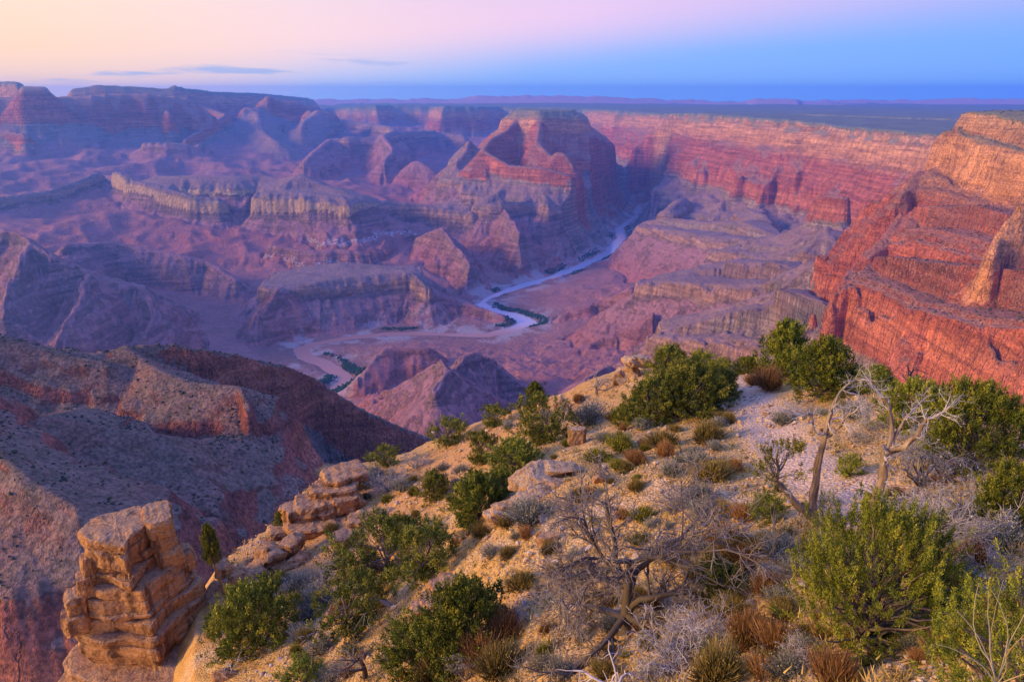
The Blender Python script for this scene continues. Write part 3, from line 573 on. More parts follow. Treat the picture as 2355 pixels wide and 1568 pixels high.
def slab(outline, z0, z1, seed, rough=.12, rows=9, n=72, lean=(0, 0), under=.12, top_round=.10, step=0.):
    """one rock bed: a ragged prism with a broken edge, undercut foot and worn top; outline in plan, counter-clockwise"""
    P = np.array(outline, float); q = np.roll(P, -1, 0); L = np.hypot(*(q - P).T); cum = np.r_[0, np.cumsum(L)]; s = np.linspace(0, cum[-1], n, endpoint=False)
    k = np.clip(np.searchsorted(cum, s, 'right') - 1, 0, len(P) - 1); t = ((s - cum[k]) / L[k])[:, None]; ring = P[k] * (1 - t) + q[k] * t
    # soften the corners a little
    ring = ring * .7 + (np.roll(ring, 1, 0) + np.roll(ring, -1, 0)) * .15
    c = ring.mean(0); rad = np.hypot(*(ring - c).T).mean(); h = z1 - z0; V = []
    for i in range(rows + 1):
        f = i / rows; off = -under * (1 - f) ** 2 * rad - top_round * max(0, f - .82) / .18 * rad * .4
        off += step * rad * (.5 - (f * 2.999 % 1))
        V.append(np.c_[c + (ring - c) * (1 + off / rad) + np.array(lean) * f, np.full(n, z0 + h * f)])
    for g in (.93, .8, .6, .35, .12):
        V.append(np.c_[c + (ring - c) * (1 - top_round * .4) * g + np.array(lean), np.full(n, z1 + .012 * rad * (1 - g))])
    V = np.vstack(V); nn = np.c_[V[:, :2] - c, np.zeros(len(V))]; nn /= np.linalg.norm(nn, axis=1)[:, None] + 1e-6
    amp = rough * min(rad, 2.5)
    blk = np.round(vnoise3(V * [1, 1, .6], rad * .8, 1, .5, seed + 5) * 2.2) / 2.2          # broken joint faces
    V[:, :2] += (nn * (amp * (vnoise3(V, rad * .55, 4, .55, seed) + .9 * blk))[:, None])[:, :2]
    V[:, 2] += amp * .45 * vnoise3(V, rad * .4, 4, .55, seed + 2)
    nrw = rows + 1 + 5; a = np.arange(n); F = []
    for i in range(nrw - 1):
        F += [(i * n + j, i * n + (j + 1) % n, (i + 1) * n + (j + 1) % n, (i + 1) * n + j) for j in range(n)]
    F.append(tuple((nrw - 1) * n + a)); F.append(tuple(a[::-1]))
    return V, F
def block_ring(w, d, seed, corner=None, n=9):
    rs = np.random.RandomState(seed); pts = []
    for k in range(n):
        a = 2 * PI * (k + .35 * rs.uniform(-1, 1)) / n; e = .42; ca, sa_ = math.cos(a), math.sin(a)
        pts.append((w * math.copysign(abs(ca) ** e, ca) * rs.uniform(.86, 1.08), d * math.copysign(abs(sa_) ** e, sa_) * rs.uniform(.86, 1.08)))
    return pts
def boulder_mesh(seed, sx, sy, sz, n=16, rough=.22):
    rs = np.random.RandomState(seed); V = []; F = []
    for i in range(n + 1):
        th = PI * i / n
        for j in range(2 * n): ph = PI * j / n; V.append((math.sin(th) * math.cos(ph), math.sin(th) * math.sin(ph), math.cos(th)))
    V = np.array(V); V = np.sign(V) * np.abs(V) ** .72
    for k in range(9):                                        # flat broken faces
        d = rs.randn(3); d /= np.linalg.norm(d); lim = rs.uniform(.62, .9); q = V @ d; V -= np.maximum(q - lim, 0)[:, None] * d
    V = V * (1 + rough * vnoise3(V, .8, 4, .55, seed))[:, None] * [sx, sy, sz]
    for i in range(n):
        F += [(i * 2 * n + j, (i + 1) * 2 * n + j, (i + 1) * 2 * n + (j + 1) % (2 * n), i * 2 * n + (j + 1) % (2 * n)) for j in range(2 * n)]
    return V, F
def empty(name, loc, rz=0.):
    e = bpy.data.objects.new(name, None); col.objects.link(e); e.location = loc; e.rotation_euler = (0, 0, rz); e.empty_display_size = .3; return e

# --- the rock tower at the lower left: stacked beds with a prow towards the viewer
PC = atr(338, 1440, 41.5); paz = math.atan2(PC[0], PC[1])
TS = .88
tower = tag(empty('rock_tower', (PC[0], PC[1], PC[2]), -paz), 'tall stacked tower of layered orange sandstone at the lower left edge', 'rock')
def bed(name, parent, outline, z0, z1, seed, mat=ROCK, **kw):
    V, F = slab(outline, z0, z1, seed, **kw); V[:, 2] *= np.where(V[:, 2] > 0, TS, 1); V[:, 0] *= np.interp(V[:, 2], [-2.5, -.8, 3.5, 6], [.88, .82, .78, .70]); V[:, 1] *= .85; return mesh_obj(name, V, F, mat, False, parent)
# local axes: x right, y away from the viewer, z up; metres
def prow(w_, front, back, k, jag=.14):
    """plan of a bed: left face, a prow towards the viewer, right face"""
    q = np.random.RandomState(k); j = lambda: q.uniform(-jag, jag)
    return [(-w_ + j(), .2 + j()), (-w_ * .62 + j(), -front * .40 + j()), (-w_ * .28, -front * .62 + j()), (.25 + j(), -front), (w_ * .35 + j(), -front * .58 + j()), (w_ * .72, -front * .36 + j()), (w_ + j(), -.2 + j()), (w_ * .92, back), (-w_ * .7, back + j()), (-w_ - .2, back * .5)]
BEDS = [(-18, -10, 7.6, 8.8, 6), (-10, -8.1, 7.2, 8.6, 5), (-8.1, -6.4, 6.8, 8.1, 5), (-6.4, -4.2, 6.5, 7.8, 5), (-4.2, -2.9, 6.0, 7.2, 5), (-2.9, -1.7, 5.5, 6.6, 4.6), (-1.7, -1.25, 5.3, 6.4, 4.6), (-1.25, -.35, 4.2, 3.5, 3.6), (-.35, .55, 4.4, 3.7, 3.6), (.55, 1.35, 4.7, 3.7, 3.5), (1.35, 2.35, 4.5, 3.4, 3.4), (2.35, 3.0, 4.2, 3.1, 3.3), (3.0, 4.0, 3.8, 2.8, 3.2), (4.0, 4.85, 3.7, 2.8, 3.1)]
for k, (z0, z1, w_, fr_, bk) in enumerate(BEDS):
    bed('rock_bed', tower, prow(w_, fr_, bk, k + 3), z0, z1 - .02, 11 + k, rough=.085, rows=7, n=110, under=(.02, .07, .03, .10)[k % 4], top_round=.10)
# the head: two masses split by a crack
for k, (z0, z1, w_, fr_) in enumerate([(4.8, 5.7, 2.5, 2.6), (5.7, 6.5, 2.35, 2.2), (6.5, 7.6, 2.5, 2.5), (7.6, 8.5, 2.55, 2.35)]):
    P_ = [(px_ - .65, py_) for px_, py_ in prow(w_, fr_, 2.5, k + 31)]; bed('rock_bed', tower, P_, z0, z1 - .02, 31 + k, rough=.09, rows=7, n=96, under=(.12, .16, .05, .1)[k], top_round=.14)
for k, (z0, z1, w_) in enumerate([(4.8, 6.2, 1.05), (6.2, 7.4, 1.0), (7.4, 8.7, 1.12)]):
    bed('rock_column', tower, [(2.72 + px_ * w_ * 1.1, .4 + py_ * w_ * 1.5) for px_, py_ in block_ring(1., 1., 51 + k)], z0, z1 - .02, 51 + k, rough=.09, rows=7, n=60, under=.06, top_round=.2)
for k, (bx, by, z0, z1, w_) in enumerate([(-3.3, .3, 4.2, 5.7, .75), (-3.05, .4, 5.7, 7.0, .6), (-4.3, .3, 1.8, 3.2, .95), (-4.15, .3, 3.2, 4.5, .8), (3.7, .5, 3.6, 5.0, .9)]):
    bed('rock_column', tower, [(bx + px_ * w_, by + py_ * w_ * 1.2) for px_, py_ in block_ring(1., 1., 61 + k)], z0, z1, 61 + k, rough=.12, rows=7, n=52, under=.05, top_round=.3)
bed('perched_boulder', tower, [(-7.3 + a_, b_) for a_, b_ in block_ring(.8, .7, 77)], -3.1, -1.7, 22, rough=.14, under=.3, n=52, top_round=.3)

# --- rock outcrops: joined ledges and fallen blocks
def outcrop(name, px, py, label, blocks, mat, dz=0., r=None):
    c = ground_at(px, py) if r is None else atr(px, py, r); a = math.atan2(c[0], c[1])
    root = tag(empty(name, (c[0], c[1], c[2] + dz), -a), label, 'rock')
    for k, (bx, by, bz, w_, d_, h_, rot) in enumerate(blocks):
        ring = np.array(block_ring(w_, d_, k + int(px))); cr, sr_ = math.cos(rot), math.sin(rot)
        ring = ring @ np.array([[cr, sr_], [-sr_, cr]]) + [bx, by]
        V, F = slab(ring, bz, bz + h_, k * 3 + int(py), rough=.13, rows=7, n=48, under=.1, top_round=.22)
        mesh_obj('rock_block', V, F, mat, False, root)
    return root
def outcrop_b(name, px, py, label, blocks, mat, dz=0.):
    c = ground_at(px, py); a = math.atan2(c[0], c[1]); root = tag(empty(name, (c[0], c[1], c[2] + dz), -a), label, 'rock')
    for k, (bx, by, bz, w_, d_, h_, rot) in enumerate(blocks):
        V, F = boulder_mesh(k * 7 + int(px), w_ * 1.08, d_ * 1.15, h_ * .62, n=18, rough=.26); o = mesh_obj('rock_block', V, F, mat, False, root)
        o.location = (bx, by, bz + h_ * .42); o.rotation_euler = (.12 * math.sin(k * 2.1), .16 * math.sin(k * 1.3), rot)
    return root
outcrop('ledge_outcrop', 730, 1225, 'layered sandstone ledge jutting from the slope right of the rock tower', [(-.9, .4, -1.8, 2.3, 1.7, 1.5, .1), (1.6, .9, -1.3, 2.0, 1.6, 1.5, -.2), (-.3, 1.0, -.4, 2.2, 1.7, 1.1, -.1), (1.9, 1.7, .1, 1.9, 1.5, 1.2, .25), (.3, 1.8, .6, 2.0, 1.6, 1.2, .15), (1.7, 2.6, 1.3, 2.0, 1.6, 1.1, -.1), (2.6, 3.4, 2.0, 1.8, 1.5, .9, .2), (-1.4, 1.5, .5, 1.1, 1.0, 1.1, .5), (-2.9, .6, -2.4, 1.2, 1.1, 1.7, .3), (-2.6, .9, -.9, .9, .9, 1.2, 0), (2.2, .3, -1.2, 1.2, 1.2, 1.8, .4), (2.4, 1.2, .8, 1.2, 1.0, 1.2, .2)], ROCK, dz=.2)
outcrop_b('ledge_outcrop', 640, 1310, 'jumble of rounded orange blocks below the layered ledge', [(-1.4, .4, -1., 1.1, .9, 1.5, .2), (.2, 0, -.9, .9, .8, 1.3, .5), (1.5, .3, -.9, 1.2, .9, 1.5, .1), (-.5, 1.1, .1, 1.2, 1, 1.3, .3), (1.0, 1.2, .3, 1.0, .9, 1.2, 0), (-2.7, .7, -1.2, .9, .8, 1.3, 0)], ROCK, dz=.1)
outcrop_b('ledge_outcrop', 545, 1345, 'low knobs of orange rock linking the tower to the slope', [(0, 0, -1.2, 1.1, .9, 2.0, .3), (-.6, .3, .6, .55, .5, 1.1, 0), (1.3, .5, -1.0, 1.0, .8, 1.5, .1), (-1.7, .3, -2., 1.2, 1, 1.8, .5), (.4, -1.2, -2.4, 1.5, 1.0, 1.9, .2)], ROCK, dz=.3)
outcrop('ledge_outcrop', 1015, 1375, 'low broken ledge of tan rock above the dark foreground juniper', [(0, 0, -.6, 1.0, .6, .8, .3), (.7, .5, -.4, .8, .5, .8, .5), (-.6, -.4, -.6, .7, .5, .7, .1), (.1, .5, 0, .7, .5, .45, .4)], ROCK)
outcrop('ledge_outcrop', 850, 1215, 'crumbling tan ledge on the orange slope right of the layered ledge', [(0, 0, -.8, 1.6, .9, 1.0, .2), (1.2, .7, -.6, 1.2, .8, 1.1, .4), (-.4, .8, -.1, 1.1, .8, .7, .1), (-1.7, -.5, -.8, .9, .7, 1.0, .3)], ROCK)
outcrop_b('ledge_outcrop', 600, 1390, 'tumbled orange blocks between the tower and the layered ledge', [(-1.2, .2, -.7, .9, .7, 1.1, .2), (.2, 0, -.6, .8, .7, 1.0, .5), (1.3, .5, -.7, 1.0, .8, 1.2, .1), (-.3, 1.0, 0, .9, .8, 1.0, .3)], ROCK)
outcrop_b('boulder_outcrop', 1215, 1150, 'lichen covered boulder outcrop on the slope above the scree', [(0, 0, -.5, 1.2, .6, .9, .3), (.7, .4, -.2, 1.0, .6, .8, .4), (1.4, .8, .1, 1.1, .7, .7, .3), (-.8, -.5, -.6, .9, .6, .9, .2), (.2, 1.1, .3, 1.2, .7, .7, .4), (1.5, 1.6, .5, 1.0, .6, .55, .3), (-1.4, -.8, -.6, .6, .5, .6, .6), (.2, -.2, .25, .75, .35, .35, .1)], ROCK2)
outcrop_b('standing_boulder', 1450, 868, 'upright rounded orange boulder on the skyline beside the pinyon clump', [(0, 0, -.5, 1.3, 1.0, 1.6, .2), (.3, .1, 1.0, 1.0, .8, 1.0, .4), (-.7, -.2, -.6, .7, .6, 1.2, 0)], ROCK2)
outcrop('pale_slab', 1327, 1022, 'pale greenish upright stone slab above the boulder outcrop', [(0, 0, -.3, .55, .28, 1.35, .2)], ROCK2)
outcrop('viewpoint_ledge', 2300, 1700, 'pinkish rock lip at the bottom right corner below the dry grass', [(0, 0, -.9, .36, .22, .80, .1), (.42, -.05, -.9, .3, .24, .83, .4)], ROCK2, r=2.9)

# --- single boulders
for k, (px, py, w_, lab) in enumerate([(1262, 1245, .42, 'split brown boulder on the slope below the boulder outcrop'), (1330, 1470, .22, 'small rust orange rock at the foot of the white snag'), (1000, 1400, .35, 'rounded pale boulder above the dark juniper'), (1215, 1210, .3, 'tan block at the lower end of the boulder outcrop'), (1690, 890, .25, 'flat pale rock beside the far end of the path'), (1240, 1125, .3, 'orange split slab resting on the boulder outcrop'), (760, 1420, .5, 'long pale slab half buried left of the open pinyon'), (620, 1490, .5, 'pale slab beside the dark juniper near the tower'), (505, 1510, .45, 'cream rock between the tower and the dark juniper'), (1020, 1330, .35, 'pale rock right of the open pinyon'), (1310, 1385, .2, 'bright orange stone right of the white snag'), (1525, 1390, .25, 'rust rock under the grey dead juniper'), (520, 1560, .55, 'pale boulder at the foot of the slope right of the tower'), (775, 1112, .7, 'flat tan ledge rock on the skyline above the layered ledge'), (835, 1190, .55, 'tan ledge rock on the orange slope right of the layered ledge'), (1060, 1240, .5, 'cream ledge rock left of the scree'), (1130, 1215, .45, 'rounded tan rock at the lower left of the boulder outcrop'), (1290, 925, .5, 'tan rock on the skyline left of the grey bare bush'), (1380, 1105, .4, 'pale rock between the boulder outcrop and the dead juniper')]):
    V, F = boulder_mesh(k + 40, w_ * 1.2, w_ * .8, w_ * .7); g_ = ground_at(px, py)
    o = mesh_obj('boulder', V, F, ROCK2 if k % 3 else ROCK, False); o.location = (g_[0], g_[1], g_[2] + w_ * .25); o.rotation_euler = (.2 * (k % 3 - 1), .25 * ((k * 2) % 3 - 1), k * 1.3)
    tag(o, lab, 'rock')

# --- loose stones: the larger ones singly, children of the ground; the rest as one scree
rs = np.random.RandomState(5)
protos = []
for k in range(6):
    V, F = boulder_mesh(k + 70, 1, .75, .6, n=4, rough=.3); me = bpy.data.meshes.new('stone'); me.from_pydata([tuple(v) for v in V], [], F); me.update(); me.materials.append(STONE if k % 3 else ROCK2); protos.append(me)
SCREE_ZONES = [((1330, 1240), 150, 80, 90), ((1180, 1320), 110, 70, 70), ((1250, 1180), 120, 50, 40), ((1000, 1450), 150, 60, 30), ((680, 1520), 130, 50, 40), ((1550, 1000), 120, 60, 30), ((1400, 1330), 120, 80, 30), ((1750, 960), 50, 60, 25), ((1700, 1380), 70, 60, 15), ((1100, 1100), 150, 80, 25)]
for (cx, cy), wx_, wy_, cnt in SCREE_ZONES:
    for k in range(int(cnt * .75)):
        px, py = cx + rs.randn() * wx_ * .6, cy + rs.randn() * wy_ * .6; g_ = ground_at(px, py)
        if py > 1560: continue
        o = bpy.data.objects.new('stone', protos[rs.randint(6)]); col.objects.link(o); o.parent = ridge_ground
        s_ = rs.uniform(.07, .20) * (1 if rs.rand() < .85 else 1.7); o.scale = (s_, s_, s_); o.location = (g_[0], g_[1], g_[2] + s_ * .2); o.rotation_euler = rs.uniform(-.5, .5, 3) + [0, 0, rs.uniform(0, 6)]
# scree: thousands of small stones as one mass
def scree():
    n = 17000; r = 8 * (60 / 8) ** rs.rand(n) ** .8; a = np.radians(rs.uniform(-46, 42, n)); sx_ = r * np.sin(a); sy_ = r * np.cos(a)
    dens = .5 + .5 * fbm(sx_, sy_, 6, 3, .5, 44); keep = (rs.rand(n) < dens + .15) & inside(sx_, sy_, _poly); sx_, sy_, r = sx_[keep], sy_[keep], r[keep]; n = len(sx_)
    z = zfg(sx_, sy_); s = rs.uniform(.018, .05, n) * (1 + r / 20) * np.where(rs.rand(n) < .06, 2.0, 1); base = np.array([(1, 0, 0), (0, 1, 0), (-1, 0, 0), (0, -1, 0), (0, 0, .75), (0, 0, -.6)], float)
    fb = np.array([(0, 1, 4), (1, 2, 4), (2, 3, 4), (3, 0, 4), (1, 0, 5), (2, 1, 5), (3, 2, 5), (0, 3, 5)])
    th = rs.rand(n) * 6.28; V = base[None] * rs.uniform(.6, 1.3, (n, 6, 1)); c_, s_ = np.cos(th)[:, None], np.sin(th)[:, None]
    vx = V[:, :, 0] * c_ - V[:, :, 1] * s_ * .7; vy = V[:, :, 0] * s_ + V[:, :, 1] * c_ * .7
    W = np.stack([vx * s[:, None] + sx_[:, None], vy * s[:, None] + sy_[:, None], V[:, :, 2] * s[:, None] + (z + s * .2)[:, None]], -1).reshape(-1, 3)
    return mesh_obj('scree', W, (fb[None] + np.arange(n)[:, None, None] * 6).reshape(-1, 3), STONE)
tag(scree(), 'fine pale limestone scree strewn over the slope', 'gravel', kind='stuff')
print('ground', time.time() - T0)

# ================================================================== plants
class Geo:
    def __init__(s): s.v = []; s.f = []; s.a = []; s.n = 0
    def add(s, V, F, a):
        s.v.append(V); s.f.append(F + s.n); s.n += len(V); s.a.append(np.broadcast_to(np.asarray(a, float), (len(V),)))
    def mesh(s, name, mat, smooth=False):
        V = np.vstack(s.v); F = np.vstack(s.f); nf, k = F.shape; me = bpy.data.meshes.new(name)
        me.vertices.add(len(V)); me.vertices.foreach_set('co', V.astype(np.float32).ravel())
        me.loops.add(nf * k); me.loops.foreach_set('vertex_index', F.astype(np.int32).ravel())
        me.polygons.add(nf); me.polygons.foreach_set('loop_start', np.arange(0, nf * k, k, dtype=np.int32)); me.update(calc_edges=True)
        a = me.attributes.new('v', 'FLOAT', 'POINT'); a.data.foreach_set('value', np.concatenate(s.a).astype(np.float32))
        if smooth: me.polygons.foreach_set('use_smooth', np.ones(nf, bool))
        me.materials.append(mat); return me
def nrm(v): return v / (np.linalg.norm(v, axis=-1, keepdims=True) + 1e-9)
def tube(G, P, R, sides=5, a=.5, rs=None, flute=0.):
    P = np.asarray(P, float); R = np.asarray(R, float); n = len(P); T = nrm(np.gradient(P, axis=0)); ref = np.array([.31, .22, .92]); ref = np.where(np.abs(T @ ref)[:, None] > .95, np.array([1., 0, 0]), ref)
    U = nrm(np.cross(T, ref)); W = np.cross(T, U); th = np.arange(sides) * 2 * PI / sides
    rad = np.ones((n, sides))
    if flute: rad = 1 + flute * np.sin(th * 3 + np.arange(n)[:, None] * .5) + flute * .6 * np.sin(th * 5 - np.arange(n)[:, None] * .8)
    V = P[:, None] + R[:, None, None] * rad[..., None] * (np.cos(th)[None, :, None] * U[:, None] + np.sin(th)[None, :, None] * W[:, None])
    i = np.arange(n - 1)[:, None] * sides; j = np.arange(sides); k = (j + 1) % sides
    F = np.stack([i + j, i + k, i + sides + k, i + sides + j], -1).reshape(-1, 4)
    G.add(V.reshape(-1, 3), F, a)
def leaves(G, C_, D, L, Wd, rs, a):
    """thin triangular sprays: base at C_, pointing along D"""
    n = len(C_); D = nrm(D); S_ = nrm(np.cross(D, rs.randn(n, 3))); L = np.broadcast_to(L, (n,))[:, None]; Wd = np.broadcast_to(Wd, (n,))[:, None]
    V = np.stack([C_ - S_ * Wd, C_ + S_ * Wd, C_ + D * L], 1).reshape(-1, 3)
    G.add(V, np.arange(3 * n).reshape(-1, 3), np.repeat(np.broadcast_to(a, (n,)), 3))

def plant_mat(name, dark, lite, tip=None, rough=.8, spec=.1):
    m, n, b = material(name)
    v = n.add('ShaderNodeAttribute', attribute_name='v').outputs['Fac']; rnd = n.add('ShaderNodeObjectInfo').outputs['Random']
    c = n.ramp(v, [(0, dark), (.7, lite), (1, tip or lite)])
    c = n.mix(1.0, c, n.rng(rnd, 0, 1, .78, 1.22, False), 'MULTIPLY'); n.l.new(c, b.inputs['Base Color'])
    b.inputs['Roughness'].default_value = rough; b.inputs['Specular IOR Level'].default_value = spec
    return m
def wood_mat(name, dark, lite, scale=14.):
    m, n, b = material(name); tcn = n.add('ShaderNodeTexCoord').outputs['Object']
    st = n.noise(n.mapv(tcn, (scale, scale, scale * .12)), 1.0, 5, .65); c = n.ramp(st, [(.3, dark), (.7, lite)])
    n.l.new(c, b.inputs['Base Color']); bp = n.add('ShaderNodeBump'); bp.inputs['Strength'].default_value = .7; bp.inputs['Distance'].default_value = .03
    n.l.new(st, bp.inputs['Height']); n.l.new(bp.outputs[0], b.inputs['Normal']); return m
M_JUN = plant_mat('juniper_foliage', (.042, .060, .008), (.180, .195, .018), (.34, .30, .03))
M_JUN2 = plant_mat('young_juniper_foliage', (.075, .10, .010), (.25, .27, .026), (.42, .38, .04))
M_PIN = plant_mat('pinyon_foliage', (.042, .058, .009), (.175, .180, .020), (.32, .27, .035))
M_OLIVE = plant_mat('olive_brush', (.10, .078, .016), (.30, .21, .05), (.46, .30, .08))
M_SAGE = plant_mat('grey_sage', (.10, .10, .065), (.27, .26, .18), (.40, .37, .27))
M_RUST = plant_mat('rust_brush', (.14, .065, .022), (.36, .18, .06), (.50, .28, .10))
M_YEL = plant_mat('yellow_green_brush', (.075, .075, .012), (.22, .20, .022), (.38, .32, .03))
M_TWIG = plant_mat('grey_twigs', (.14, .11, .085), (.34, .29, .24), (.46, .41, .36))
M_BROWNTWIG = plant_mat('brown_twigs', (.060, .044, .030), (.185, .140, .098), (.29, .23, .17))
M_WHITE = plant_mat('bleached_twigs', (.24, .20, .17), (.50, .43, .36), (.62, .55, .48))
M_BARK = wood_mat('juniper_bark', (.10, .065, .045), (.30, .22, .16)); M_SNAG = wood_mat('weathered_snag', (.10, .06, .035), (.42, .30, .19), 9.)
M_DRY = plant_mat('dry_grass', (.30, .22, .09), (.55, .42, .20))

def envelope(kind, h, rs):
    if kind == 'cone': return np.interp(h, [0, .08, .3, .6, .85, 1], [.55, .85, 1., .75, .42, .08])
    if kind == 'dome': return np.interp(h, [0, .1, .4, .7, .9, 1], [.75, .95, 1., .85, .55, .1])
    return np.interp(h, [0, .2, .35, .6, .85, 1], [.05, .45, .9, 1., .7, .15])          # open pinyon
def crown_tree(seed, W, Ht, kind, tufts, per, leaf, mat_f, bare=.0, lumps=7, plume=3.2):
    """trunk + limbs mesh and crown mesh of one tree; crown = sprays gathered in tufts on uneven boughs"""
    rs = np.random.RandomState(seed); GT = Geo(); GC = Geo()
    la = rs.rand(lumps) * 6.28; lh = rs.uniform(.1, .95, lumps); lr = rs.uniform(.75, 1.12, lumps)
    C_ = []; tries = 0
    bough = [np.array([0, 0, 0.])]
    # boughs: clump centres, then tufts round them
    nb = max(10, tufts // 9); B = []
    for k in range(nb):
        h = rs.rand() ** .85; a = rs.rand() * 6.28; e = envelope(kind, h, rs) * (.72 + .38 * rs.rand()) * W; rr = e * rs.uniform(.45, 1.) ** .6
        B.append([rr * math.cos(a), rr * math.sin(a), (h * .93 + .05) * Ht])
    B = np.array(B); B = B[np.argsort(B[:, 2])]; base_h = .18 * Ht if kind == 'open' else .06 * Ht
    if kind == 'open': B[:, 2] = np.maximum(B[:, 2], .25 * Ht)
    lean = rs.randn(2) * .06 * Ht
    n = 8; t = np.linspace(0, 1, n); wob = np.cumsum(rs.randn(n, 2), 0) * .03 * W
    TP = np.c_[wob + lean * t[:, None], t * Ht * .78]; tr = Ht * .034 * (1 - .8 * t) + .008
    tube(GT, TP, tr, 7, .5, flute=.12)
    for b_ in B:
        z0 = np.clip(b_[2] * rs.uniform(.25, .75), .02 * Ht, Ht * .7); st = np.array([np.interp(z0, TP[:, 2], TP[:, 0]), np.interp(z0, TP[:, 2], TP[:, 1]), z0])
        u = np.linspace(0, 1, 6)[:, None]; P = st + (b_ - st) * u; P[:, 2] += (u[:, 0] * (1 - u[:, 0])) * rs.uniform(-.12, .2) * Ht; P[1:-1] += rs.randn(4, 3) * .02 * W
        tube(GT, P, np.linspace(Ht * .014, Ht * .004, 6), 4, .5)
    cl = B[rs.randint(0, nb, tufts)] + rs.randn(tufts, 3) * [.15 * W, .15 * W, .075 * Ht]
    cl[:, 2] = np.clip(cl[:, 2], .03 * Ht, Ht)
    out = nrm(cl - [0, 0, Ht * .25]); up = np.array([0, 0, 1.])
    ax = nrm(out * .8 + up * .75 + rs.randn(tufts, 3) * .35); size = rs.uniform(.7, 1.3, tufts)
    shade = np.clip(.48 + .30 * rs.randn(tufts), 0, 1)
    k = np.repeat(np.arange(tufts), per); m_ = len(k); s_ = leaf * size[k]
    u = rs.rand(m_)
    pos = cl[k] + ax[k] * (u * plume * s_ - .9 * s_)[:, None] + rs.randn(m_, 3) * (s_ * (.75 - .35 * u))[:, None]
    D = ax[k] * .9 + rs.randn(m_, 3) * .55
    leaves(GC, pos, D, s_ * rs.uniform(.6, 1.25, m_), s_ * .23, rs, np.clip(shade[k] + .18 * rs.randn(m_) + .2 * (u - .5), 0, 1))
    return GT.mesh('trunk', M_BARK, True), GC.mesh('crown', mat_f)

def recurse(G, rs, p, d, L, r, lvl, spec, tips=None):
    """dead wood: spec[lvl] = (segments, wander, children, child length ratio, spread, droop)"""
    seg, wander, ch, ratio, spread, droop = spec[lvl]; P = [p]; d = d / np.linalg.norm(d)
    for k in range(seg):
        d = d + rs.randn(3) * wander + np.array([0, 0, droop]); d /= np.linalg.norm(d); P.append(P[-1] + d * L / seg)
    P = np.array(P); R = np.linspace(r, r * (.45 if lvl < len(spec) - 1 else .25), seg + 1)
    tube(G, P, R, (6, 5, 4, 3, 3)[min(lvl, 4)], np.clip(.2 + .2 * lvl + .15 * rs.randn(), 0, 1))
    if tips is not None and lvl == len(spec) - 1: tips.append((P[-1], d))
    if lvl + 1 < len(spec):
        for c in range(ch):
            t = rs.uniform(.25, 1.) if c else 1.; q = np.array([np.interp(t * seg, np.arange(seg + 1), P[:, i_]) for i_ in range(3)]); rr = np.interp(t * seg, np.arange(seg + 1), R)
            dd_ = d + rs.randn(3) * spread; recurse(G, rs, q, dd_, L * ratio * rs.uniform(.6, 1.25), max(rr * .62, .0022), lvl + 1, spec, tips)

def blade_shrub(seed, mat_, n=700, H=.5, W=.5, thin=.012, up=.5, leafy=0, lsz=.03):
    rs = np.random.RandomState(seed); G = Geo(); a = rs.rand(n) * 6.28; e = rs.rand(n) ** .6
    ph = rs.rand(4) * 6.28; lob = 1 + .22 * np.sin(2 * a + ph[0]) + .18 * np.sin(3 * a + ph[1]) + .12 * np.sin(5 * a + ph[2])
    tipv = np.c_[np.cos(a) * e * W * lob, np.sin(a) * e * W * lob, H * (np.sqrt(np.maximum(1 - (e * .93) ** 2, .02))) * rs.uniform(.72, 1.1, n)]
    st = tipv * [.35, .35, .12] * rs.uniform(.3, 1, (n, 1)) + rs.randn(n, 3) * [.05, .05, 0]; mid = st + (tipv - st) * rs.uniform(.0, .45, (n, 1))
    D = nrm(tipv - mid) + rs.randn(n, 3) * .12; D[:, 2] += up * .3
    leaves(G, mid, D, np.linalg.norm(tipv - mid, axis=1), thin, rs, np.clip(.4 + .3 * rs.randn(n), 0, 1))
    if leafy:
        k = rs.randint(0, n, leafy); u = rs.uniform(.45, 1.05, (leafy, 1)); c = mid[k] + (tipv[k] - mid[k]) * u + rs.randn(leafy, 3) * .02
        leaves(G, c, nrm(D[k]) + rs.randn(leafy, 3) * .7, lsz * rs.uniform(.6, 1.3, leafy), lsz * .32, rs, np.clip(.55 + .25 * rs.randn(leafy), 0, 1))
    return G.mesh('foliage', mat_)
def twig_shrub(seed, mat_, H=.6, W=.6, stems=13, leafy=None):
    rs = np.random.RandomState(seed); G = Geo(); tips = []
    for k in range(stems):
        a = 6.28 * k / stems + rs.rand(); t = rs.uniform(.1, 1.1); d = np.array([math.cos(a) * t * W, math.sin(a) * t * W, H * .9])
        recurse(G, rs, np.array([.04 * math.cos(a), .04 * math.sin(a), -.03]), d, H * .62, .014 * H / .6, 0, [(4, .22, 4, .62, .55, .02), (3, .28, 5, .55, .6, .03), (3, .3, 4, .6, .6, .02), (2, .25, 0, 0, 0, 0)], tips)
    me = G.mesh('twigs', mat_)
    lf = None
    if leafy:
        G2 = Geo(); k = rs.randint(0, len(tips), leafy[1]); C_ = np.array([tips[i_][0] for i_ in k]) + rs.randn(leafy[1], 3) * .02; leaves(G2, C_, np.array([tips[i_][1] for i_ in k]) + rs.randn(leafy[1], 3) * .6, .03, .010, rs, np.clip(.5 + .25 * rs.randn(leafy[1]), 0, 1)); lf = G2.mesh('foliage', leafy[0])
    return me, lf

def place(name, parts, loc, scale, rz, label, cat, group=None, tilt=(0, 0)):
    e = empty(name, loc, rz); e.scale = scale if isinstance(scale, tuple) else (scale,) * 3; e.rotation_euler = (tilt[0], tilt[1], rz)
    for pn, me in parts:
        if me is None: continue
        o = bpy.data.objects.new(pn, me); col.objects.link(o); o.parent = e
    return tag(e, label, cat, group)

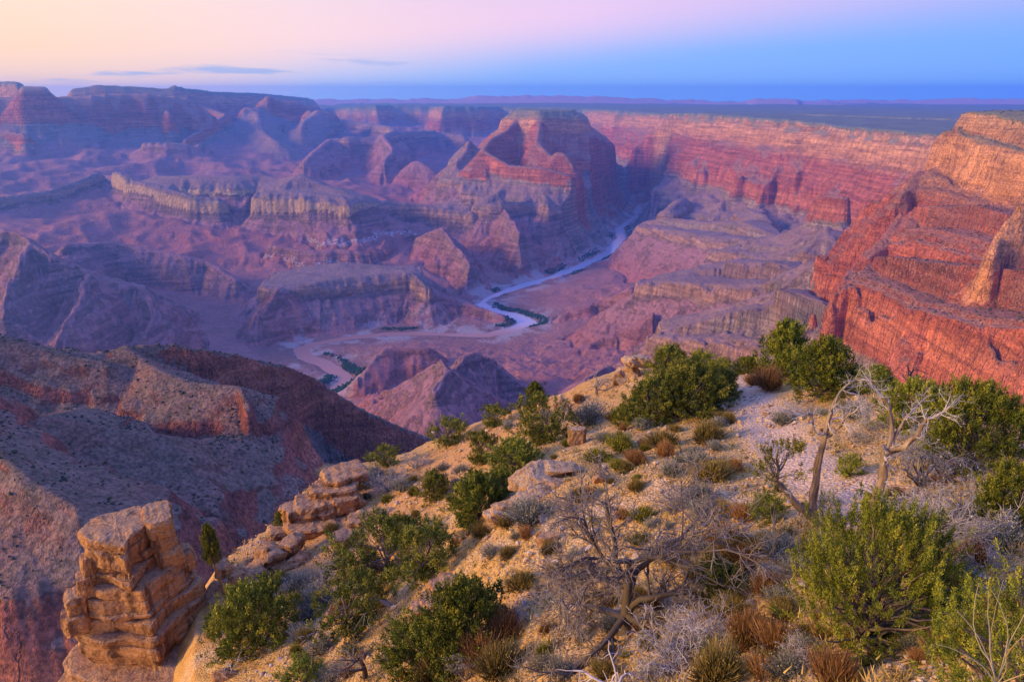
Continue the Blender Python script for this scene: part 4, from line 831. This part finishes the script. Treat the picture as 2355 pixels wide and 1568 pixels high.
# --- prototypes (unit height about 1 m, scaled when placed)
def proto_tree(*a, **k): t, c = crown_tree(*a, **k); return [('trunk', t), ('crown', c)]
P_CONE = [proto_tree(1, .44, 1., 'cone', 560, 50, .034, M_JUN), proto_tree(2, .50, 1., 'cone', 560, 50, .034, M_JUN)]
P_DOME = [proto_tree(3, .62, 1., 'dome', 680, 50, .034, M_PIN), proto_tree(4, .70, 1., 'dome', 720, 50, .034, M_JUN)]
P_OPEN = [proto_tree(5, .62, 1., 'open', 300, 50, .036, M_PIN), proto_tree(6, .72, 1., 'open', 330, 50, .036, M_PIN)]
P_YEL = [proto_tree(7, .55, 1., 'dome', 460, 46, .034, M_JUN2)]
def height(px, py, hpx, g_): return max(.1, atr(px, py - hpx, math.hypot(g_[0], g_[1]))[2] - g_[2])       # metres spanned by hpx above a foot point
KIND = dict(cone=P_CONE, dome=P_DOME, open=P_OPEN, yel=P_YEL)
def tree(kind, var, px, py, hpx, label, wide=1., tilt=(0, 0), name=None, r=None, sink=.08):
    g_ = ground_at(px, py) if r is None else atr(px, py, r); h = height(px, py, hpx, g_) * .97
    nm = name or ('pinyon_pine' if kind == 'open' or (kind == 'dome' and var == 0) else 'juniper_tree')
    place(nm, KIND[kind][var], (g_[0], g_[1], g_[2] - sink * h), (h * wide, h * wide, h), px * .37 + py, label, 'tree', None, tilt)
TREES = [
 ('cone', 0, 1800, 868, 135, 'tallest pointed juniper at the far end of the path', 1.0), ('cone', 1, 1888, 912, 142, 'broad dark juniper just right of the tallest pointed juniper', 1.1),
 ('dome', 0, 1500, 962, 95, 'round pinyon at the left front of the big pinyon clump', 1.15), ('dome', 0, 1585, 950, 120, 'largest rounded pinyon in the clump left of the path', 1.15), ('dome', 0, 1640, 915, 80, 'rounded pinyon at the right end of the clump by the path', 1.0), ('dome', 1, 1440, 975, 45, 'low dark bushy pinyon at the lower left foot of the clump', 1.0),
 ('dome', 0, 1534, 868, 75, 'small dark pinyon standing behind the upright orange boulder', 1.0), ('yel', 0, 1612, 862, 58, 'yellowish young tree behind the clump of pinyons', 1.1), ('yel', 0, 1660, 862, 40, 'low yellow-green bushy tree left of the path end', 1.2), ('dome', 1, 1720, 858, 38, 'low dark bush at the skyline left of the tallest juniper', 1.2),
 ('cone', 0, 1230, 922, 44, 'small lone juniper on the left skyline of the ridge', 1.2), ('open', 0, 1138, 982, 48, 'leaning grey-green pinyon on the skyline above the orange slope', 1.3), ('open', 1, 1036, 1025, 62, 'bushy pinyon at the middle of the left skyline', 1.2), ('open', 0, 888, 1072, 48, 'small ragged pinyon low on the left skyline', 1.2),
 ('open', 1, 1245, 1020, 110, 'tall open pinyon on the upper orange slope', 1.0), ('dome', 1, 1185, 1085, 70, 'dark rounded juniper just above the boulder outcrop', 1.2), ('cone', 1, 1098, 1195, 115, 'dark upright juniper left of the boulder outcrop', 1.0), ('dome', 0, 1000, 1148, 62, 'round green pinyon alone on the orange slope', .9), ('open', 0, 1110, 1068, 75, 'thin twiggy pinyon on the orange slope above the round green one', .9), ('dome', 1, 1150, 1135, 55, 'dense green juniper squeezed beside the boulder outcrop', 1.0),
 ('open', 1, 880, 1330, 130, 'large spreading pinyon with bare lower limbs left of centre', 1.15), ('open', 0, 975, 1330, 120, 'open twiggy pinyon right of the large spreading pinyon', 1.0), ('open', 1, 815, 1452, 120, 'lower pinyon with flat pads of foliage below the spreading one', 1.0), ('dome', 0, 930, 1250, 60, 'dark foliage clump of a pinyon behind the spreading one', 1.1),
 ('cone', 1, 1072, 1515, 185, 'dark green juniper in the lower middle foreground', .95), ('dome', 1, 955, 1540, 105, 'low spreading juniper left of the dark foreground juniper', 1.0),
 ('dome', 1, 595, 1488, 150, 'dense dark juniper beside the foot of the rock tower', .8), ('dome', 0, 505, 1440, 40, 'small dark bush at the right base of the rock tower', 1.0), ('cone', 0, 655, 1222, 52, 'little pinyon perched on the ledge outcrop', 1.0),
 ('dome', 1, 2225, 1065, 195, 'big dark juniper at the right behind the snags', .75), ('dome', 1, 2108, 985, 115, 'shaded juniper between the snags and the big dark juniper', .95), ('cone', 1, 2012, 905, 68, 'low green juniper on the right skyline behind the snag tips', 1.3), ('dome', 1, 2325, 1210, 150, 'shaded juniper cut by the right edge of the picture', .8),
 ('yel', 0, 1955, 1092, 48, 'small yellow-green bush tree between the two snags', 1.1), ('yel', 0, 1765, 1195, 60, 'low olive juniper tuft at the foot of the left snag', 1.2), ('yel', 0, 700, 1585, 70, 'bright green low juniper at the bottom edge left of centre', 1.2), ('dome', 0, 1650, 1385, 95, 'small olive bush with a bare stem in the right foreground', .9)]
for t_ in TREES: tree(*t_)
pt = atr(490, 1290, 46); place('pinyon_pine', P_CONE[0], (pt[0], pt[1], pt[2] - .6), (1.5, 1.5, 3.4), 1., 'slim dark pinyon standing in the gap behind the rock tower', 'tree')

# --- the big juniper in front and the one at the corner
t, c = crown_tree(21, .62, 1., 'dome', 1300, 92, .015, M_JUN2, plume=7.); g_ = ground_at(1985, 1490); hh = height(1985, 1490, 320, g_)
place('juniper_tree', [('trunk', t), ('crown', c)], (g_[0], g_[1], g_[2] - .05), (hh * .78, hh * .78, hh), .4, 'largest bright green juniper in the right foreground', 'tree')
t, c = crown_tree(22, .60, 1., 'dome', 800, 80, .016, M_JUN2, plume=7.); g_ = atr(2330, 1760, 5.3)
place('juniper_tree', [('trunk', t), ('crown', c)], tuple(g_), (1.25, 1.25, 1.55), 2.4, 'bright juniper bough cut off by the bottom right corner', 'tree')

# --- dead trees
rs = np.random.RandomState(99)
def dead(px, py, hpx, label, seed, spec, mat_, lean=(0, 0), name='dead_juniper', r0=.05, trunkf=.5, parts='trunk'):
    g_ = ground_at(px, py); h = height(px, py, hpx, g_); rs_ = np.random.RandomState(seed); G = Geo()
    recurse(G, rs_, np.array([0, 0, -.05]), np.array([lean[0], lean[1], 1.]), trunkf, r0, 0, spec)
    place(name, [('branches', G.mesh('branches', mat_))], tuple(g_), h, 0., label, 'tree')
BIGDEAD = [(6, .10, 14, .84, .95, .0), (6, .16, 8, .52, .62, -.02), (4, .22, 8, .46, .65, -.01), (3, .26, 7, .55, .7, .0), (2, .25, 0, 0, 0, 0)]
dead(1432, 1460, 400, 'large grey dead juniper with a thicket of fine twigs in the centre foreground', 3, BIGDEAD, M_BROWNTWIG, r0=.040, trunkf=.52)
MEDDEAD = [(5, .16, 8, .8, .8, .02), (4, .22, 6, .6, .7, 0), (3, .26, 5, .6, .7, 0), (2, .3, 0, 0, 0, 0)]
dead(840, 1560, 170, 'leafless brown twiggy shrub at the bottom left of centre', 5, MEDDEAD, M_BROWNTWIG, r0=.035, trunkf=.45)
dead(920, 1500, 120, 'fine bare shrub right of the leafless brown one', 6, MEDDEAD, M_BROWNTWIG, r0=.03, trunkf=.45)
dead(1372, 908, 80, 'grey bare bush beside the upright orange boulder', 8, MEDDEAD, M_TWIG, r0=.04, trunkf=.45)
dead(1300, 1440, 130, 'small bleached snag with forked arms left of the big dead juniper', 9, [(5, .12, 5, .75, .8, .02), (4, .25, 3, .6, .7, .02), (3, .3, 2, .5, .6, 0)], M_WHITE, r0=.05, trunkf=.6)
dead(2090, 892, 85, 'bare black dead tree on the right skyline', 12, [(5, .14, 8, .7, .7, .03), (4, .2, 5, .6, .6, .02), (3, .3, 0, 0, 0, 0)], M_BROWNTWIG, r0=.045, trunkf=.6)
dead(1395, 1600, 150, 'bleached crooked dead limbs at the bottom centre edge', 14, [(5, .3, 6, .9, .9, -.02), (5, .3, 4, .6, .8, 0), (3, .3, 2, .5, .6, 0)], M_WHITE, r0=.05, trunkf=.55)
dead(905, 1395, 110, 'grey fallen limbs under the large spreading pinyon', 15, [(5, .2, 6, .9, .9, -.02), (4, .25, 4, .6, .8, 0), (3, .3, 0, 0, 0, 0)], M_TWIG, (-.9, .2), r0=.05, trunkf=.6)
dead(740, 1450, 80, 'bleached branch litter on the slope right of the dark juniper', 16, [(4, .3, 6, .9, 1.1, -.04), (4, .3, 4, .6, .8, 0), (3, .3, 0, 0, 0, 0)], M_WHITE, (-.6, 0), r0=.03, trunkf=.5)
dead(520, 1560, 80, 'tangle of bleached branches at the foot of the slope by the tower', 17, [(4, .3, 7, .9, 1.1, -.04), (4, .3, 5, .6, .8, 0), (3, .3, 0, 0, 0, 0)], M_WHITE, (.6, 0), r0=.03, trunkf=.5)

def snag(px, py, label, paths, seed, tips_n):
    g_ = ground_at(px, py); R0 = math.hypot(g_[0], g_[1]); rs_ = np.random.RandomState(seed); GT = Geo(); BR = []
    for pth_, r0, r1, dep in paths:
        P = np.array([atr(a, b, R0 + dz) - g_ for a, b, dz in dep]) if False else np.array([atr(a, b, R0 + dz) - g_ for a, b, dz in pth_])
        u = np.linspace(0, len(P) - 1, 22); k = np.clip(u.astype(int), 0, len(P) - 2); f = (u - k)[:, None]; Q = P[k] * (1 - f) + P[k + 1] * f
        Q[2:-1] += np.cumsum(rs_.randn(19, 3), 0) * .018 - np.linspace(0, 1, 19)[:, None] * 0
        for _ in range(2): Q[1:-1] = (Q[:-2] + 2 * Q[1:-1] + Q[2:]) / 4
        tube(GT, Q, np.linspace(r0, r1, 22), 9, .5, flute=.26)
        tip_d = Q[-1] - Q[-5]
        spec = [(5, .16, 6, .62, .55, .04), (4, .2, 5, .6, .55, .04), (4, .24, 2, .55, .55, .03), (3, .25, 0, 0, 0, 0)]
        if dep: GB = Geo(); recurse(GB, rs_, Q[-1], tip_d, dep, r1 * .95, 0, spec); BR.append(('branch', GB.mesh('branch', M_WHITE)))
        for j in range(tips_n):
            q = Q[rs_.randint(12, 22)]; GB = Geo(); recurse(GB, rs_, q, tip_d / (np.linalg.norm(tip_d) + 1e-6) + rs_.randn(3) * .8, .55 * (dep or .5), r1 * .6, 1, spec); BR.append(('branch', GB.mesh('branch', M_WHITE)))
    return place('dead_snag', [('trunk', GT.mesh('trunk', M_SNAG, True))] + BR, tuple(g_), 1., 0., label, 'tree'), g_
_, gs = snag(1872, 1212, 'twisted left snag with bleached antler branches and a brown trunk', [([(1872, 1212, 0), (1868, 1165, 0), (1880, 1110, .1), (1886, 1060, .1), (1900, 1010, 0), (1915, 950, 0), (1925, 915, 0)], .13, .04, .85), ([(1868, 1190, 0), (1835, 1155, -.2), (1800, 1120, -.3), (1775, 1085, -.4)], .12, .05, .5), ([(1897, 1015, 0), (1870, 985, .1), (1850, 955, .2)], .06, .03, .6), ([(1900, 1005, 0), (1935, 985, -.1), (1960, 950, -.2)], .05, .03, .7)], 31, 7)
snag(1998, 1192, 'right snag with forked bare branches spreading to the right', [([(1985, 1195, 0), (2020, 1150, 0), (2040, 1100, .1), (2046, 1055, .1), (2038, 1030, .1)], .125, .075, 0), ([(2042, 1040, .1), (2075, 1025, 0), (2110, 995, -.1), (2135, 965, -.2)], .08, .035, .75), ([(2040, 1035, .1), (2050, 990, .2), (2040, 945, .3), (2030, 915, .3)], .07, .03, .65), ([(2045, 1030, .1), (2075, 985, .3), (2095, 950, .4)], .05, .025, .6)], 37, 6)
# the living bough of the left snag
t, c = crown_tree(41, .62, 1., 'dome', 120, 42, .034, M_YEL); g2 = atr(1785, 1128, math.hypot(gs[0], gs[1]) - .4); place('juniper_bough', [('trunk', t), ('crown', c)], tuple(g2), (1.35, 1.35, 1.6), 1.0, 'olive green living bough with pale twigs left of the left snag', 'tree')
# dry grass stalks at the corner
G = Geo(); rs_ = np.random.RandomState(8)
for k in range(9):
    d = np.array([rs_.randn() * .35, rs_.randn() * .25, 1.]); P = [np.zeros(3)]
    for q in range(8): d = d + np.array([rs_.randn() * .12, 0, -.06]); d /= np.linalg.norm(d); P.append(P[-1] + d * .055)
    tube(G, P, np.linspace(.003, .0012, 9), 3, rs_.rand())
place('grass_tuft', [('stalks', G.mesh('stalks', M_DRY))], tuple(atr(2290, 1575, 2.9)), 1., 0., 'dry pale grass stalks at the bottom right corner', 'grass')

# --- shrubs
SH = dict(olive=[[('foliage', blade_shrub(50 + k, M_OLIVE, 900, .55, .55, .010, .5, 500))] for k in range(3)],
          sage=[[('foliage', blade_shrub(60 + k, M_SAGE, 520, .55, .58, .009, .4, 900, .035))] for k in range(3)],
          rust=[[('foliage', blade_shrub(70 + k, M_RUST, 1100, .60, .48, .007, 1.0, 250, .025))] for k in range(3)],
          yel=[[('foliage', blade_shrub(80 + k, M_YEL, 650, .5, .5, .011, .6, 900, .040))] for k in range(2)],
          twig=[], ghost=[])
for k in range(2):
    a_, b_ = twig_shrub(90 + k, M_TWIG, leafy=(M_SAGE, 500)); SH['twig'].append([('twigs', a_), ('foliage', b_)])
    a_, b_ = twig_shrub(95 + k, M_WHITE, leafy=None); SH['ghost'].append([('twigs', a_)])
WORD = dict(olive='olive gold brush', sage='grey-green sage bush', rust='rust brown brush', yel='yellow-green brush', twig='grey twiggy shrub', ghost='bleached leafless shrub')
def zone(px, py):
    if py > 1440: return ('along the bottom edge left of centre' if px < 1200 else 'along the bottom edge right of centre')
    if px > 2040: return 'in shade right of the snags'
    if px > 1700 and py > 1120: return 'around the largest green juniper'
    if px > 1640 and py <= 1120: return 'beside the upper path'
    if px > 1340 and py <= 1200: return 'on the bank below the pinyon clump'
    if px > 1330: return 'around the big dead juniper'
    if py < 1150: return 'on the upper orange slope'
    if px < 800: return 'on the slope beside the rock tower'
    return 'on the scree below the boulders'
SHRUBS = []
def shrub(kind, px, py, wpx, rs_, hf=1., small=''):
    g_ = ground_at(px, py); sl = np.linalg.norm(g_); w_ = wpx * sl / FOC; s_ = w_ / .86; p = SH[kind][rs_.randint(len(SH[kind]))]; z_ = zone(px, py)
    lab = small + WORD[kind] + ' ' + z_; SHRUBS.append((px, place('shrub', p, (g_[0], g_[1], g_[2] - .03 * s_), (s_, s_, s_ * hf), rs_.rand() * 6.28, lab, 'shrub', lab)))
FIX = [('rust', 1768, 895, 85), ('rust', 1730, 885, 40), ('olive', 1674, 970, 40), ('olive', 1524, 1028, 70), ('olive', 1625, 1014, 78), ('rust', 1530, 1050, 60), ('sage', 1604, 1075, 70), ('olive', 1635, 1105, 85), ('olive', 1660, 1090, 60), ('rust', 1690, 1085, 50), ('yel', 1427, 1035, 72), ('yel', 1372, 1062, 62), ('yel', 1423, 1078, 48), ('rust', 1465, 1066, 55), ('sage', 1476, 985, 45), ('sage', 1352, 975, 95), ('rust', 1411, 968, 38), ('sage', 1392, 1015, 42), ('yel', 1480, 1195, 60), ('sage', 1608, 1155, 75), ('sage', 1545, 1092, 58), ('olive', 1328, 1150, 52), ('sage', 1225, 1200, 95),
       ('twig', 1555, 1180, 100), ('rust', 1670, 1268, 110), ('olive', 1690, 1280, 95), ('olive', 1760, 1275, 85), ('sage', 1800, 1285, 90), ('sage', 1767, 1345, 70), ('twig', 1906, 1155, 62), ('yel', 2000, 1150, 30), ('ghost', 1560, 1530, 190), ('ghost', 1625, 1490, 150), ('twig', 1500, 1560, 130), ('rust', 1720, 1480, 120), ('rust', 1790, 1500, 110), ('olive', 1690, 1430, 90), ('ghost', 1835, 1540, 105), ('sage', 1810, 1560, 90), ('rust', 1920, 1572, 120), ('olive', 1650, 1568, 130), ('rust', 1760, 1562, 80), ('olive', 1808, 1425, 60),
       ('twig', 2130, 1110, 170), ('twig', 2090, 1060, 110), ('twig', 2180, 1250, 190), ('twig', 2110, 1230, 130), ('twig', 2250, 1190, 140), ('twig', 2240, 1290, 130), ('sage', 2300, 1260, 90), ('sage', 2076, 1190, 62), ('rust', 2146, 1340, 75), ('rust', 2233, 1300, 85), ('rust', 2160, 1390, 70), ('rust', 2120, 1320, 60), ('twig', 2000, 985, 90), ('sage', 1960, 960, 60), ('twig', 1830, 960, 70), ('sage', 1800, 975, 50), ('twig', 1985, 1020, 60), ('rust', 2060, 1150, 50), ('sage', 2190, 1340, 80),
       ('sage', 748, 1092, 38), ('yel', 800, 1115, 60), ('sage', 835, 1120, 62), ('twig', 895, 1125, 85), ('sage', 925, 1128, 50), ('yel', 890, 1155, 34), ('sage', 1019, 1082, 32), ('sage', 1060, 1088, 36), ('olive', 949, 1108, 28), ('sage', 1050, 1116, 32), ('olive', 1200, 1352, 72), ('rust', 1165, 1465, 110), ('twig', 1180, 1440, 90), ('rust', 1109, 1525, 120), ('olive', 1145, 1550, 110), ('twig', 1081, 1560, 90), ('olive', 1005, 1562, 110), ('sage', 1206, 1195, 80), ('olive', 1109, 1232, 52), ('rust', 1210, 1236, 48), ('sage', 735, 1395, 85), ('sage', 710, 1425, 60), ('twig', 760, 1345, 60), ('sage', 768, 1568, 60), ('olive', 1394, 1558, 60), ('sage', 1250, 1540, 60), ('sage', 1290, 1555, 70), ('olive', 1560, 1290, 80), ('olive', 1600, 1330, 70), ('rust', 1500, 1400, 70), ('yel', 1470, 1250, 50), ('sage', 690, 1360, 70), ('yel', 680, 1395, 60), ('olive', 640, 1345, 60), ('sage', 590, 1300, 40), ('twig', 1290, 945, 40), ('sage', 1260, 960, 36), ('rust', 1330, 925, 36), ('sage', 1170, 985, 34), ('twig', 960, 1075, 60), ('sage', 860, 1095, 44)]
rs_ = np.random.RandomState(12)
for f_ in FIX: shrub(f_[0], f_[1], f_[2], f_[3], rs_)
cnt = 0
while cnt < 190:
    px, py = rs_.uniform(480, 2300), rs_.uniform(930, 1560); lim = np.interp(px, [400, 700, 760, 1130, 1290, 1500], [1500, 1330, 1130, 995, 935, 900])
    if py < lim + 15: continue
    g_ = ground_at(px, py)
    if polyline_dist(np.array([g_[0]]), np.array([g_[1]]), PATH)[0][0] < 1.6: continue
    kind = ['olive', 'sage', 'rust', 'yel', 'sage', 'olive'][rs_.randint(6)]; shrub(kind, px, py, rs_.uniform(18, 42) * np.interp(py, [900, 1560], [.8, 1.5]), rs_, 1., 'small '); cnt += 1
for k in range(64):                                                # thick brush to the right of the dead juniper
    px, py = rs_.uniform(1560, 2330), rs_.uniform(1180, 1550); g_ = ground_at(px, py)
    if polyline_dist(np.array([g_[0]]), np.array([g_[1]]), PATH)[0][0] < 1.0 or (1880 < px < 2080 and py > 1480): continue
    shrub(['rust', 'olive', 'twig', 'sage', 'olive', 'rust'][rs_.randint(6)], px, py, rs_.uniform(45, 85), rs_, 1., 'medium ')
ORD = ['leftmost', 'second from the left', 'third from the left', 'fourth from the left', 'fifth from the left', 'sixth from the left', 'seventh from the left', 'eighth from the left', 'ninth from the left', 'tenth from the left']
for lab in {o['label'] for _, o in SHRUBS}:                          # order each kind of a place from left to right
    q = sorted([t_ for t_ in SHRUBS if t_[1]['label'] == lab], key=lambda t_: t_[0])
    if 1 < len(q) <= 10:
        for i_, (_, o) in enumerate(q): o['label'] = lab + ', ' + (ORD[i_] if i_ < len(q) - 1 else 'rightmost')
# dry grass and low herbs between the shrubs: too many to count
def herbs():
    rs = np.random.RandomState(77); n = 9000; r = 8 * (58 / 8) ** rs.rand(n); a = np.radians(rs.uniform(-46, 44, n)); hx, hy = r * np.sin(a), r * np.cos(a)
    pdist = polyline_dist(hx, hy, PATH)[0]; k = inside(hx, hy, _poly) & (pdist > 1.3) & (fbm(hx, hy, 4, 2, .5, 61) > -.35); hx, hy = hx[k], hy[k]; n = len(hx); hz = zfg(hx, hy); G = Geo(); q = np.repeat(np.arange(n), 10); m_ = len(q)
    C_ = np.c_[hx[q], hy[q], hz[q]] + rs.randn(m_, 3) * [.09, .09, .005]; D = rs.randn(m_, 3) * .5 + [0, 0, 1.]; leaves(G, C_, D, rs.uniform(.08, .26, m_), .010 + .0005 * np.hypot(hx, hy)[q], rs, np.repeat(rs.rand(n), 10))
    o = bpy.data.objects.new('dry_herbs', G.mesh('dry_herbs', plant_mat('dry_herb', (.13, .10, .025), (.38, .26, .075), (.50, .36, .12)))); col.objects.link(o); return o
tag(herbs(), 'sparse dry grass and herbs between the shrubs', 'grass', kind='stuff')
print('plants', time.time() - T0)

# ------------------------------------------------------------------ haze: the air of the canyon
def haze_box():
    x0, x1, y0, y1, z0, z1 = -32000, 32000, -1500, 32000, -1600, 235
    vs = [(a, b, c) for c in (z0, z1) for b in (y0, y1) for a in (x0, x1)]
    fs = [(0, 2, 3, 1), (4, 5, 7, 6), (0, 1, 5, 4), (2, 6, 7, 3), (0, 4, 6, 2), (1, 3, 7, 5)]
    m = bpy.data.materials.new('haze_air'); m.use_nodes = True; n = NT(m.node_tree); n.n.clear()
    v = n.add('ShaderNodeVolumePrincipled'); v.inputs['Color'].default_value = (*HAZE_COLOR, 1); v.inputs['Density'].default_value = HAZE_DENSITY
    v.inputs['Density Attribute'].default_value = ''; v.inputs['Anisotropy'].default_value = HAZE_G
    n.l.new(v.outputs[0], n.add('ShaderNodeOutputMaterial').inputs['Volume'])
    return tag(mesh_obj('haze', vs, fs, m), kind='stuff')
haze_box()
print('done', time.time() - T0)
